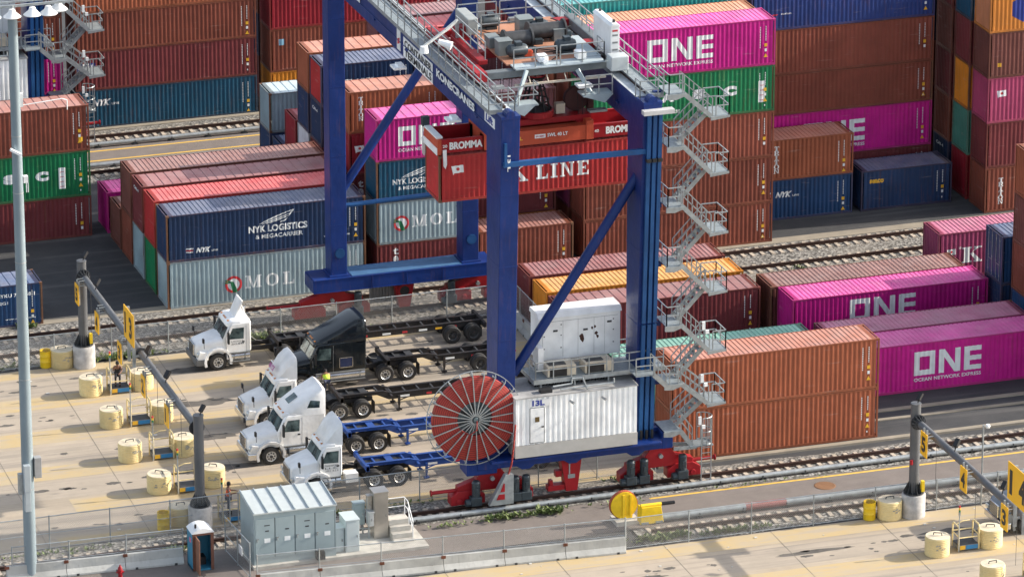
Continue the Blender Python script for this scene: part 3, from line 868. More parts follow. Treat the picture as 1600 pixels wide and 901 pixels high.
stack(52.55, 1.12, 40, 'tall right corner stack', [('brown', HC, 'brown container with vertical white letters', dict(marks=[V('TRITON', .9, .5, .36, 1.7)])), ('maroon', HC, 'dark maroon container'), ('rose', HC, 'faded rose container with white flag', dict(marks=[kflag(.6, 1.6, 1.0)])), ('darkbrown', HC, 'dark brown container', dict(marks=[yel_sq(.6, .7, .24)])), ('orange', HC, 'orange yellow container with blue hexagon', dict(endc='apricot', marks=[hexa]))])
stack(52.5, 3.98, 40, 'second row of the right corner block', [('crimson', HC, 'crimson container'), ('jade', HC, 'jade green container'), ('yellow', HC, 'amber container', dict(rusty=True)), ('maroon', HC, 'maroon container'), ('teal_blue', HC, 'petrol blue container')])
stack(52.45, 6.82, 40, 'third row of the right corner block', [('navy', HC, 'black navy container with white end letters', dict(marks=[end_text])), ('brown', HC, 'brown container'), ('maroon', HC, 'dark maroon container'), ('darkbrown', HC, 'dark brown container'), ('maroon', HC, 'maroon container')])
stack(52.4, 9.66, 40, 'dark fourth row of the right corner block', [('brown', HC, 'brown container'), ('maroon', HC, 'maroon container'), ('brown', HC, 'dull brown container'), ('navy', HC, 'navy container'), ('brown', HC, 'rusty container')])
stack(16.2, 37.9, 40, 'second row of the far right block', [('maroon', HC, 'maroon container'), ('navy', HC, 'navy container'), ('brown', HC, 'brown container'), ('maroon', HC, 'dark container')])
for yy, nm in ((-24.65, 'first'), (-27.6, 'second'), (-30.5, 'third')):
    stack(45.45, yy, 40, nm + ' row of the block beyond the right edge', [('brown', HC, 'brown container'), ('navy', HC, 'navy container'), ('maroon', HC, 'maroon container'), ('brown', HC, 'dull brown container')])
# between the crane rails, right
stack(19.48, -14.7, 40, 'low row nearest the white machine box', [('maroon', HC, 'maroon container with salmon roof', dict(wide=True))])
stack(19.52, -11.75, 40, 'low row between two maroon ones', [('yellow', HC, 'bright orange yellow container', dict(wide=False))])
stack(19.46, -8.85, 40, 'low row closest to the back crane rail', [('maroon', HC, 'maroon container', dict(wide=False))])
stack(32.6, -17.47, 40, 'in the middle right row beside the stairs', [('magenta', HC, 'sunlit magenta container with white letters', dict(marks=[big_one(3.55, 1.18, 4.1, 1.35)]))])
stack(32.2, -14.95, 40, 'right behind the sunlit magenta one', [('darkbrown', HC, 'long dark brown roofed container', dict(rusty=True))])
stack(45.03, -9.44, 40, 'at the rails by the blue doors', [('plum', HC, 'faded plum container with white letters', dict(rusty=False, marks=[kflag(.55, 1.45, .9), kline(1.55, .95, 5.2, .8)]))])
stack(45.05, -18.75, 40, 'pair beside the right edge', [('navy', HC, 'navy container'), ('blue', HC, 'blue container with its doors showing', dict(door=True))])
stack(45.45, -21.7, 40, 'four high stack at the right edge', [('blue', HC, 'blue container'), ('brown', HC, 'brown container'), ('darkbrown', HC, 'plum brown container'), ('rust', HC, 'orange brown container')])
stack(32.4, -23.7, 40, 'squeezed behind the near magenta one', [('plum', HC, 'stained mauve roofed container', dict(rusty=True))])
stack(32.5, -26.28, 40, 'nearest the right kerb', [('magenta', HC, 'large magenta container with white letters', dict(marks=[big_one(4.05, .95, 4.1, 1.42)]))])
stack(19.5, -23.5, 40, 'behind the near rust brown stack', [('jade', HC, 'single container with pale green roof', dict())])
stack(19.8, -32.1, 40, 'near stack by the front rail', [('rust', HC, 'lower rust brown container', dict()), ('rust', HC, 'upper rust brown container', dict())])
# far block
stack(3.06, 34.9, 40, 'far stack across the service road', [('teal_blue', ST, 'deep blue container with white letters', dict(marks=[nyk_line(-.6 + .8, 1.5, 1.1)])), ('maroon', ST, 'maroon container with square letter badges', dict(marks=[word(P2([R4(0, .32, 0, 1), R4(.68, 1, 0, 1)]), .1, 1.35, 1.25, .5, blue_letter), word(P2([R4(0, 1, 0, 1)]), .52, 1.35, .41, .5, white_letter), word(poly_word('M', SER), .18, 1.46, .28, .28, white_letter, .006), word(poly_word('O', SER), .60, 1.46, .26, .28, blue_letter, .006), word(poly_word('L', SER), 1.03, 1.46, .24, .28, white_letter, .006)])), ('brown', ST, 'brown container'), ('rust', ST, 'rust brown container'), ('brown', ST, 'dull brown container')])
stack(-9.9, 35.0, 40, 'far stack behind the left crane', [('navy', ST, 'navy container'), ('magenta', ST, 'magenta container'), ('brown', ST, 'brown container'), ('darkbrown', ST, 'dark brown container')])
stack(16.2, 35.0, 40, 'far stack right of the deep blue one', [('yellow', ST, 'amber container'), ('brown', HC, 'brown container with small blue badge', dict(marks=[word(P2([R4(0, 1, 0, 1)]), .6, 1.8, .36, .42, plain('badge_blue', (.2, .4, .55)))])), ('crimson', HC, 'crimson container'), ('crimson', HC, 'upper crimson container')])
# the container hanging on the spreader
container(7.22, -30.4, 15.72, 40, ST, 'red', 'bright red container hanging from the crane spreader', marks=[kflag(.7, 1.5, 1.05), kline(3.85, .75, 4.55, .80)], rusty=True, group=None)
# ---------------------------------------------------------------- the blue gantry crane
def railing(m, pts, h=1.05, sp=1.15, r=0.026, mids=(0.55,), closed_ends=True, mi=0):
    pts = [Vector(p) for p in pts]
    for a, b in zip(pts, pts[1:]):
        n = max(1, round((b - a).length / sp))
        for i in range(n + 1):
            p = a + (b - a) * i / n
            m.bar(p, p + Vector((0, 0, h)), 2 * r, 2 * r, mi)
        for hh in (h,) + mids:
            m.bar(a + Vector((0, 0, hh)), b + Vector((0, 0, hh)), 2 * r, 2 * r, mi)
def flight(m, p, q, y0, y1, railmi=0):
    """stair flight between p=(x,z) and q=(x,z), treads spanning y0..y1"""
    (xa, za), (xb, zb) = p, q
    for y in (y0, y1):
        m.bar((xa, y, za), (xb, y, zb), .05, .24, 0)
    n = max(2, int(abs(za - zb) / .21))
    for i in range(1, n):
        f = i / n
        x = xa + (xb - xa) * f; z = za + (zb - za) * f
        m.box(x - .12, x + .12, y0 + .03, y1 - .03, z, z + .03, 1)
    for y in (y0, y1):
        railing(m, [(xa, y, za + .05), (xb, y, zb + .05)], 1.0, .8, .024)
CR = thing('gantry_crane', 'blue rail mounted gantry crane with red cable reel lifting a red container', 'crane', (13.3, -34.4, 0))
for x0 in (8.88, 16.72):
    MB().prism([(-33.45, 2.75), (-34.95, 2.75), (-36.0, 21.9), (-33.45, 21.9)], 'x', x0, x0 + 1.02).build('leg', M_blue, CR, bevel=.03)
for x0 in (8.5, 16.55):
    m = MB().box(x0, x0 + .98, -5.25, -4.05, 2.9, 23.5)
    m.box(x0 - .12, x0 + 1.1, -5.4, -3.9, 2.86, 3.0)
    lg = m.build('leg', M_blue, CR, bevel=.03)
    MB().lathe([(0, -.05), (.30, -.05), (.30, .0)], (x0 + .55, -5.25, 4.3), 20, 0, 'y').lathe([(.24, -.06), (.27, -.06)], (x0 + .55, -5.25, 4.3), 20, 0, 'y').build('inspection_cover', M_blue2, lg)
for x0 in (8.88, 16.72):
    for z in (5.2, 9.4, 13.6, 17.6):
        m = MB()
        yf = -34.95 - 1.05 * (z - 2.75) / 19.15
        m.box(x0 - .012, x0 + 1.032, yf - .012, -33.44, z, z + .05)
        m.build('weld_seam', M_blue, CR)
for x0 in (8.5, 16.55):
    for z in (6.0, 10.2, 14.4, 18.5): MB().box(x0 - .01, x0 + .99, -5.26, -4.04, z, z + .05).build('weld_seam', M_blue, CR)
# sill beams
m = MB().box(7.7, 18.6, -35.55, -33.6, 2.32, 2.9)
for x in (10.4, 13.05, 16.6):
    m.prism([(x - .55, 2.32), (x + .55, 2.32), (x + .2, 2.08), (x - .2, 2.08)], 'y', -35.5, -35.3)
m.box(8.3, 17.9, -36.05, -35.55, 2.78, 2.92)
m.box(18.1, 18.7, -35.56, -34.0, 2.3, 3.25)
m.build('sill_beam', M_blue, CR, bevel=.03)
m = MB().box(7.3, 18.4, -5.6, -3.8, 2.12, 2.85).box(7.35, 18.35, -5.64, -3.76, 2.85, 2.90).box(7.35, 18.35, -5.64, -3.76, 2.08, 2.12)
for x in (10.9, 13.0, 15.2):
    m.box(x - .02, x + .02, -5.64, -5.6, 2.12, 2.85)
m.box(7.292, 7.302, -5.2, -4.6, 2.3, 2.7)
m.build('sill_beam', M_blue, CR, bevel=.03)
MB().box(9.7, 16.4, -5.5, -3.9, 2.90, 2.93).build('sill_top_plate', plain('sill_top', (.05, .13, .26), .5), CR)
# bracing
m = MB(); m.tube((10.0, -34.5, 7.2), (17.0, -34.5, 17.7), .27, .27, 14); m.build('brace', M_blue, CR, smooth=True)
m = MB(); m.bar((9.0, -35.9, 19.42), (17.0, -35.75, 19.32), .26, .26); m.bar((9.1, -36.02, 20.6), (9.1, -36.0, 19.4), .14, .14); m.build('tie_beam', M_blue2, CR)
m = MB(); m.tube((9.4, -4.65, 8.0), (17.1, -4.65, 18.9), .27, .27, 14); m.build('brace', M_blue, CR, smooth=True)
m = MB(); m.tube((9.4, -4.65, 7.0), (16.7, -4.65, 7.15), .14, .14, 10); m.build('tie_beam', M_blue2, CR, smooth=True)
# girders with rails and walkways
for i, (x0, x1) in enumerate(((8.9, 9.9), (16.75, 17.75))):
    m = MB().box(x0, x1, -35.0, 2.0, 20.25, 21.95)
    m.box(x0 - .06, x1 + .06, -34.4, 2.0, 20.9, 20.96) if i == 0 else None
    for k in range(5):
        m.box(x0 - .10, x0, -32.0 + 6.2 * k, -31.6 + 6.2 * k, 20.78, 20.9)
    g = m.build('girder', M_blue, CR, bevel=.03)
    MB().box(x0 + .02, x1 - .02, -34.6, 2.0, 21.955, 21.975).build('girder_top', plain('dusty_top', (.46, .50, .53), .6, 0, .25, 1.5), g)
    MB().box(x0 + .62, x0 + .74, -34.4, 2.0, 21.98, 22.12).build('trolley_rail', M_rail, g)
    sgn = -1 if i == 0 else 1
    wx = x0 - .42 if i == 0 else x1 - .35
    m = MB().box(wx, wx + .72, -35.1, 2.0, 22.10, 22.14, 1).box(wx - .02, wx + .02, -35.12, 2.0, 21.98, 22.20).box(wx + .70, wx + .74, -35.12, 2.0, 21.99, 22.20).box(wx, wx + .72, -35.14, -35.1, 21.96, 22.2)
    for k in range(16):
        m.bar((wx + (.1 if i == 0 else .62), -34 + 2.3 * k, 22.0), (x0 + .02 if i == 0 else x1 - .02, -34 + 2.3 * k, 21.6), .06, .06)
    m.build('walkway', [M_galv, M_grate], g)
    m = MB()
    ox = wx if i == 0 else wx + .72
    railing(m, [(ox, -35.1, 22.14), (ox, 2.0, 22.14)], 1.05, 1.25)
    ix = x0 + .1 if i == 0 else x1 - .1
    if i == 0:
        railing(m, [(wx, -35.1, 21.95), (x1, -35.1, 21.95), (x1, -34.0, 21.95)], 1.05, .9)
        railing(m, [(wx + .72, -34.0, 22.14), (wx + .72, 2.0, 22.14)], 1.05, 1.25)
    else:
        railing(m, [(x0, -34.6, 21.95), (x0, -35.3, 21.95), (x1, -35.3, 21.95)], 1.05, .7)
        railing(m, [(wx, -31.5, 22.14), (wx, 2.0, 22.14)], 1.05, 1.25)
    m.build('railing', M_galv, g)
# leg top caps and light grey bar, cable trays down the right front leg
m = MB()
for x0 in (8.88, 16.72):
    m.box(x0 - .02, x0 + 1.04, -36.02, -35.2, 21.9, 22.05)
    m.tube((x0 + .5, -36.0, 22.08), (x0 + .5, -35.4, 22.08), .26, .26, 12)
m.build('leg_cap', M_blue, CR)
MB().box(16.6, 18.3, -36.4, -35.95, 21.45, 21.68).build('cable_beam', plain('pale_beam', (.5, .5, .5), .5), CR)
for k in range(3):
    x = 16.88 + .31 * k
    m = MB()
    for a, b in ((2.9, 9.5), (9.6, 18.8), (18.95, 21.4)):
        m.prism([(-35.06 - 1.05 * (a - 2.75) / 19.15, a), (-35.2 - 1.05 * (a - 2.75) / 19.15, a), (-35.2 - 1.05 * (b - 2.75) / 19.15, b), (-35.06 - 1.05 * (b - 2.75) / 19.15, b)], 'x', x, x + .2)
    t = m.build('cable_tray', M_blue2, CR)
    MB().box(x - .02, x + .22, -36.2, -35.9, 18.78, 18.97).box(x + .04, x + .16, -35.34, -35.0, 2.5, 3.4).build('cable_clamp', M_black, t)
# lettering on the left girder face (plane x = 8.9, reading towards -Y)
def gl(y0, z0, w_, h):
    return lambda u, v: (8.875 - 13.3, y0 - u * w_ + 34.4, z0 + v * h)
MB().box(8.868, 8.885, -24.1, -18.75, 20.30, 21.42).build('sign_panel', M_white, CR)
gl2 = lambda y0, z0, w_, h: (lambda u, v: (8.855 - 13.3, y0 - u * w_ + 34.4, z0 + v * h))
flat_letter(CR, text_geo('CONTAINER', 0, .03), black_letter, gl2(-19.0, 20.90, 4.9, .42))
flat_letter(CR, text_geo('TERMINALS', 0, .03), black_letter, gl2(-19.0, 20.38, 4.9, .42))
gl3 = lambda y0, z0, w_, h: (lambda u, v: (8.82 - 13.3, y0 - u * w_ + 34.4, z0 + v * h))
flat_letter(CR, text_geo('KONECRANES', 0, .045), white_letter, gl3(-24.9, 20.98, 6.7, .46))
flat_letter(CR, text_geo('OL', 0, .06), white_letter, gl3(-8.2, 21.0, 2.4, .8))
flat_letter(CR, text_geo('13 L', 0, .03), white_letter, lambda u, v: (9.95 + .0 + v * .16 - 13.3 - .75, -36.03 + 34.4, 18.95 - u * .9 + 1.0))
MB().prism([(-18.2, 20.4), (-17.55, 20.4), (-17.55, 21.6), (-18.2, 21.6)], 'x', 8.86, 8.885).build('logo_panel', M_white, CR)
flat_letter(CR, P2([[(.1, .1), (.9, .3), (.9, .7), (.1, .5)]]), red_letter, gl2(-17.6, 20.6, .55, .8))
MB().box(8.86, 8.89, -34.9, -33.2, 21.05, 21.6).build('sign_panel', M_white, CR)
flat_letter(CR, text_geo('Lift', .1, .05), blue_letter, gl2(-33.4, 21.13, 1.2, .42))
# white machine house between the front legs
H = MB()
pts = corr_points(9.62, 16.42, .30, .10, .05, .04)
vs = [(x, -36.15 + d, z) for x, d in pts for z in (3.72, 6.36)]
H.add(vs, [(2 * i, 2 * i + 2, 2 * i + 3, 2 * i + 1) for i in range(len(pts) - 1)])
H.box(9.6, 16.44, -36.08, -33.3, 3.0, 6.36)
house = H.build('machine_house', M_white, CR)
MB().box(9.58, 16.46, -36.17, -33.28, 3.02, 3.70).build('house_skirt', plain('house_base', (.42, .41, .39), .5, .1, .08), house)
MB().box(9.55, 16.48, -36.2, -33.25, 6.36, 6.42).build('house_roof', plain('house_roof', (.36, .36, .36), .7, .1, .3, 1.2), house)
MB().box(10.42, 11.18, -36.18, -36.12, 3.84, 5.74).box(10.36, 11.24, -36.165, -36.13, 3.78, 5.80).build('door', M_white, house)
d = bpy.data.objects['door'] if 'door' in bpy.data.objects else None
door = [o for o in house.children if o.name.startswith('door')][0]
MB().box(10.68, 10.92, -36.20, -36.175, 4.98, 5.26).build('window', plain('brown_pane', (.12, .08, .03), .2), door)
MB().box(11.04, 11.16, -36.24, -36.18, 4.66, 4.72).build('handle', M_black, door)
m = MB()
for a in (10.40, 11.20): m.box(a - .015, a + .015, -36.172, -36.16, 3.8, 5.78)
m.box(10.4, 11.2, -36.172, -36.16, 5.765, 5.79); m.box(10.4, 11.2, -36.172, -36.16, 3.79, 3.81)
m.build('door_gap', M_dark, door)
MB().box(10.38, 11.55, -36.168, -36.14, 5.84, 6.24).build('number_plate', M_white, house)
flat_letter(house, text_geo('13L', 0, .05), blue_letter, lambda u, v: (10.52 + u * .70 - 13.3, -36.175 + 34.4, 5.88 + v * .33))
m = MB()
for x in (12.6, 14.4):
    m.tube((x, -36.25, 6.0), (x + .16, -36.45, 5.9), .06, .08, 8)
m.build('flood_lamp', M_grey, house)
m = MB().path([(11.9, -35.5, 6.6), (13.0, -35.4, 6.62), (13.0, -35.4, 6.9), (13.6, -35.4, 6.9), (13.6, -36.2, 6.5)], .05, 6).path([(12.2, -35.9, 6.55), (15.2, -35.9, 6.6), (15.2, -35.9, 6.85)], .05, 6)
m.build('roof_pipe', M_galv, house)
m = MB(); rr = random.Random(5)
for k in range(26):
    x = 11.1 + k * .16
    m.bar((x, -34.9 + rr.uniform(-.1, .1), 6.47), (x + .2, -34.6, 6.5), .05, .05)
m.box(11.0, 15.4, -34.3, -34.0, 6.43, 6.55).box(11.1, 11.75, -35.9, -35.5, 6.43, 6.62)
m.build('cable_bundle', M_black, house)
# platform above the house, white electrical cabin and two air conditioners
m = MB().box(10.9, 18.3, -35.3, -33.2, 6.88, 6.95, 1).box(10.9, 18.3, -35.34, -35.28, 6.74, 6.98).box(10.88, 10.94, -35.3, -33.2, 6.74, 6.98)
for x in (11.3, 13.2, 15.1, 16.9):
    m.box(x, x + .08, -35.2, -35.1, 6.42, 6.9)
pf = m.build('platform', [M_galv, M_grate], CR)
m = MB(); railing(m, [(11.0, -33.2, 6.95), (11.0, -35.3, 6.95), (15.0, -35.3, 6.95)], 1.0, 1.0); railing(m, [(15.3, -35.3, 6.95), (18.2, -35.3, 6.95)], 1.0, .95)
railing(m, [(16.4, -33.3, 6.95), (18.2, -33.3, 6.95)], 1.0, .9)
m.build('railing', M_galv, pf)
m = MB().box(11.75, 16.35, -33.6, -32.2, 7.35, 9.75).prism([(-33.68, 9.75), (-33.45, 10.02), (-32.2, 10.02), (-32.15, 9.75)], 'x', 11.68, 16.42)
m.box(11.72, 12.6, -33.95, -33.6, 7.2, 8.6) if False else None
cabn = m.build('electrical_cabin', M_white, CR, bevel=.02)
m = MB()
for x in (11.95, 13.1, 13.95, 14.85, 15.45):
    m.box(x, x + .012, -33.615, -33.6, 7.5, 9.55)
m.box(11.95, 16.2, -33.615, -33.6, 9.52, 9.54)
m.build('door_gap', plain('seam', (.35, .36, .37), .6), cabn)
m = MB(); rr = random.Random(9)
for cx, cz, s in ((14.15, 8.5, .17), (14.2, 8.35, .13), (14.98, 8.62, .11), (15.05, 8.45, .09), (14.75, 8.95, .07), (14.9, 9.0, .08)):
    vs = [(cx, -33.612, cz)] + [(cx + s * rr.uniform(.5, 1.1) * cos(2 * pi * i / 9), -33.612, cz + s * 1.4 * rr.uniform(.5, 1.1) * sin(2 * pi * i / 9)) for i in range(9)]
    m.add(vs, [(0, 1 + i, 1 + (i + 1) % 9) for i in range(9)])
m.build('rust_patch', plain('rust_patch', (.07, .03, .02), .9), cabn)
m = MB()
for x in (12.05, 13.0, 15.95, 12.05, 13.0):
    for z in (8.0, 8.7, 9.3): m.box(x - .03, x + .03, -33.63, -33.6, z, z + .05)
m.box(12.55, 12.8, -33.63, -33.6, 8.95, 9.05).box(14.25, 14.5, -33.63, -33.6, 8.85, 8.95).box(15.6, 15.85, -33.63, -33.6, 9.15, 9.25)
m.build('label_plate', M_dark, cabn)
for x in (11.75, 13.85):
    m = MB().box(x, x + 1.6, -35.1, -34.1, 6.97, 7.55)
    a = m.build('air_conditioner', M_tan, CR, bevel=.02)
    MB().box(x + .12, x + 1.08, -35.115, -35.09, 7.0, 7.48).build('grille', M_black, a)
    MB().box(x + .15, x + 1.1, -34.9, -34.3, 7.55, 7.58).build('vent', M_dark, a)
MB().box(11.45, 11.75, -34.4, -33.5, 7.2, 8.4).build('side_box', M_white, CR)
# cable reel
RC = (7.45, -35.65, 5.42)
rl = MB().lathe([(.95, -.14), (2.30, -.14), (2.36, -.1), (2.36, .1), (2.30, .14), (.95, .14), (.95, -.14)], (0, 0, 0), 56, 0, 'y').build('cable_reel', M_cable, CR, (0, 0, 0), True)
rl.location = tuple(a - b for a, b in zip(RC, (13.3, -34.4, 0)))
m = MB(); m.lathe([(2.62, -.03), (2.66, -.03), (2.66, .03), (2.62, .03), (2.62, -.03)], (0, 0, 0), 64, 0, 'y')
m.build('rim', M_galv, rl, (0, 0, 0))
m = MB()
for i in range(24):
    a = 2 * pi * i / 24 + .05
    c, s = cos(a), sin(a)
    m.bar((c * .2, -.30, s * .2), (c * 2.52, -.19, s * 2.52), .05, .062, 0, (0, 1, 0))
    m.bar((c * 2.42, -.2, s * 2.42), (c * 2.42, .2, s * 2.42), .06, .1)
    m.bar((c * 2.5, -.17, s * 2.5), (c * 2.64, -.02, s * 2.64), .04, .04)
m.build('spoke', M_galv, rl, (0, 0, 0))
m = MB().lathe([(0, -.36), (.13, -.36), (.16, -.28), (.16, .2)], (0, 0, 0), 20, 0, 'y').lathe([(.16, -.05), (.95, -.02), (.95, .1)], (0, 0, 0), 24, 0, 'y')
m.build('hub', plain('reel_hub', (.10, .135, .15), .5, .3, .5, 5), rl, (0, 0, 0))
m = MB()
for i in range(24):
    a = 2 * pi * i / 24 + .18
    if i % 3 == 0: m.bar((cos(a) * .3, -.12, sin(a) * .3), (cos(a) * .88, -.12, sin(a) * .88), .16, .02, 0, (0, 1, 0))
m.path([(.05, -.38, -.05), (.02, -.42, -.55), (-.35, -.36, -.8), (-.8, -.33, -.5)], .03, 6, 1)
m.build('hub_detail', [M_black, M_cable], rl, (0, 0, 0))
MB().box(7.3, 9.0, -35.35, -34.2, 2.8, 5.6).box(7.1, 8.8, -35.5, -34.2, 2.05, 2.85).build('reel_support', M_blue, CR, bevel=.04)
m = MB().path([(9.55, -36.3, 5.0), (9.45, -36.3, 3.8), (9.35, -36.25, 2.8), (9.2, -36.15, 2.2)], .05, 6)
m.build('trailing_cable', M_cable, CR)
m = MB().prism([(8.1, .55), (9.45, .55), (9.45, 2.2), (9.0, 2.2)], 'y', -36.3, -35.95)
gd = m.build('cable_guide', M_galv, CR)
MB().prism([(8.48, .85), (8.95, .85), (8.95, 1.15), (8.62, 1.15)], 'y', -36.315, -36.29).prism([(8.70, 1.28), (8.95, 1.28), (8.95, 1.75), (8.88, 1.75)], 'y', -36.315, -36.29).build('cutout', M_red, gd)
# travel gear
def bogie(xc, yr, front, motors, buf):
    y0, y1 = yr - .34, yr + .34
    m = MB().prism([(xc - 1.9, 1.08), (xc + 1.9, 1.08), (xc + 1.9, 1.42), (xc + .9, 1.72), (xc + .45, 2.32 if front else 2.1), (xc - .45, 2.32 if front else 2.1), (xc - .9, 1.72), (xc - 1.9, 1.42)], 'y', y0 + .10, y1 - .10)
    b = m.build('travel_gear', M_red, CR, bevel=.03)
    for s in (-1, 1):
        x = xc + s * 1.35
        MB().prism([(x - .95, .42), (x + .95, .42), (x + .95, .92), (x + .5, 1.2), (x - .5, 1.2), (x - .95, .92)], 'y', y0, y1).lathe([(0, -.40), (.16, -.40), (.16, -.3)], (x - .5, yr, .62), 12, 0, 'y').lathe([(0, -.40), (.16, -.40), (.16, -.3)], (x + .5, yr, .62), 12, 0, 'y').build('bogie', M_red, b, bevel=.03)
        for q in (-.5, .5):
            MB().lathe([(0, -.12), (.3, -.12), (.3, .1), (0, .1)], (x + q, yr, .66), 20, 0, 'y').build('wheel', M_dark, b, smooth=True)
    MB().lathe([(0, -.42), (.12, -.42), (.12, -.2)], (xc, yr, 1.75 if front else 1.38), 14, 0, 'y').build('pivot_pin', M_galv, b)
    for xm in motors:
        yy = yr - (.62 if front else .55)
        MB().tube((xm, yy, .94), (xm, yy, 1.72), .225, .225, 14).tube((xm, yy, 1.72), (xm, yy, 1.82), .24, .18, 14).box(xm - .1, xm + .1, yy - .30, yy - .2, 1.15, 1.5).build('drive_motor', M_motor, b, smooth=True)
        MB().box(xm - .33, xm + .28, yy - .24, yy + .25, .45, .96).tube((xm - .3, yy, .62), (xm - .6, yy, .62), .22, .2, 12).build('gearbox', M_motor, b, bevel=.05)
    for bx in buf:
        s = 1 if bx > xc else -1
        MB().tube((xc + s * 1.7, yr, 1.18), (bx, yr, 1.18), .1, .1, 10).tube((bx - s * .06, yr, 1.18), (bx, yr, 1.18), .17, .17, 10).build('buffer', M_red, b, smooth=True)
    return b
bogie(8.55, -35.05, True, (7.55, 9.75, 10.35), (5.2,))
bogie(18.15, -34.85, True, (16.35, 17.1, 19.3), (21.4,))
bogie(8.6, -4.75, False, (10.1,), (4.7,))
bogie(17.6, -4.55, False, (15.9,), (21.0,))
for yr in (-34.95, -4.65):
    m = MB().prism([(12.45, 2.35 if yr < -20 else 1.8), (13.65, 2.35 if yr < -20 else 1.8), (13.4, .42), (12.75, .42)], 'y', yr - .3, yr + .3)
    if yr < -20: m.box(11.75, 12.7, yr - .25, yr + .2, .5, .8).box(11.85, 12.05, yr - .2, yr + .1, .8, 1.1).box(12.2, 12.55, yr - .2, yr + .15, 1.25, 1.6)
    else: m.lathe([(.3, -.36), (.42, -.36), (.42, -.3), (.3, -.3)], (13.05, yr, 1.45), 18, 0, 'y')
    a = m.build('storm_anchor', M_red, CR, bevel=.02)
    if yr < -20:
        MB().box(12.85, 13.25, yr - .312, yr - .30, 1.15, 1.38).box(12.9, 12.97, yr - .33, yr - .3, 1.4, 2.4).build('label_plate', M_galv, a)
    else:
        MB().lathe([(0, -.33), (.3, -.33)], (13.05, yr, 1.45), 18, 0, 'y').build('opening', M_black, a)
m = MB()
for k in range(9):
    m.box(11.2 + k * .19, 11.2 + k * .19 + .15, -4.1, -3.9, .55, 1.72)
m.build('weight_plate', M_grey, CR)
# staircase tower right of the front right leg
ST_ = thing('x', None, None); bpy.data.objects.remove(ST_)
m = MB()
L = [22.3, 19.4, 16.05, 12.72, 9.38, 6.05, 3.35]
xs0, xs1 = 19.05, 20.65
for i, z in enumerate(L):
    m.box(18.15, xs0 + .05, -35.75, -34.1, z - .04, z, 1)
    m.prism([(18.1, z - .04), (xs0 + .08, z - .04), (xs0 + .08, z - .16), (18.6, z - .34), (18.1, z - .30)], 'y', -35.8, -35.74)
    m.box(17.7, 18.2, -34.8, -34.5, z - .3, z - .08, 2)
    if i < 6:
        railing(m, [(18.2, -35.75, z), (xs0 - .15, -35.75, z)] if i == 5 else [(18.2, -34.15, z), (18.2, -35.75, z), (xs0 - .1, -35.75, z)], 1.05, .75)
        zr = (z + L[i + 1]) / 2
        m.box(xs1 - .05, xs1 + .95, -35.75, -34.1, zr - .04, zr, 1)
        m.prism([(xs1 - .1, zr - .02), (xs1 + .97, zr - .02), (xs1 + .97, zr - .12), (xs1 - .1, zr - .22)], 'y', -35.8, -35.74)
        m.box(xs1 + .93, xs1 + .97, -35.75, -34.1, zr - .14, zr + .02)
        railing(m, [(xs1 + .05, -34.12, zr), (xs1 + .93, -34.12, zr), (xs1 + .93, -35.72, zr), (xs1 + .2, -35.72, zr)], 1.05, .85)
        flight(m, (xs0, z - .06), (xs1, zr - .06), -35.72, -35.02)
        flight(m, (xs1, zr - .06), (xs0, L[i + 1] - .06), -34.9, -34.2)
m.build('staircase', [M_galv, M_grate, M_blue], CR)
m = MB()
m.box(19.6, 20.9, -35.9, -34.9, 2.3, 2.36, 1)
for i in range(9):
    a = pi * (-.1 + 1.2 * i / 8) - pi / 2
    m.bar((20.45 + .5 * cos(a), -35.4 + .5 * sin(a), 2.3), (20.45 + .5 * cos(a), -35.4 + .5 * sin(a), 3.9), .04, .04)
for z in (2.4, 3.1, 3.9):
    pts = [(20.45 + .5 * cos(pi * (-.1 + 1.2 * i / 10) - pi / 2), -35.4 + .5 * sin(pi * (-.1 + 1.2 * i / 10) - pi / 2), z) for i in range(11)]
    m.path(pts, .03, 5)
flight(m, (19.1, 3.25), (19.75, 2.35), -35.7, -35.1)
for x in (20.2, 20.75):
    m.bar((x, -35.95, .25), (x, -35.95, 3.4), .05, .05)
for k in range(9):
    m.bar((20.2, -35.95, .45 + k * .3), (20.75, -35.95, .45 + k * .3), .035, .035)
m.bar((18.7, -35.0, 2.3), (20.0, -35.2, 2.25), .1, .2); m.bar((18.7, -35.7, 2.3), (20.0, -35.7, 2.25), .1, .2)
m.build('ladder', [M_galv, M_grate], CR)
m = MB()
for (x, y, z) in ((20.25, -35.95, 9.0), (20.2, -35.95, 6.0), (20.1, -35.97, 3.6)):
    m.box(x - .08, x + .08, y, y + .1, z, z + .45); m.box(x + .12, x + .3, y, y + .1, z - .25, z - .05)
m.build('flood_lamp', M_white, CR)
# bridge from the staircase to the platform
m = MB().box(17.9, 18.3, -35.7, -35.3, 6.1, 6.16, 1)
flight(m, (17.3, 6.9), (18.2, 6.02), -36.3, -35.75)
m.box(16.3, 17.4, -36.3, -35.3, 6.88, 6.93, 1); railing(m, [(16.3, -36.3, 6.93), (17.35, -36.3, 6.93)], 1.0, .9)
m.build('access_bridge', [M_galv, M_grate], CR)
m = MB()
for (x, y) in ((8.3, -20.2), (8.3, -30.0)):
    m.box(x - .55, x + .15, y - .5, y + .35, 20.15, 20.27); m.box(x - .3, x + .05, y - .3, y + .2, 20.27, 20.4)
m.build('camera_bracket', M_white, CR)
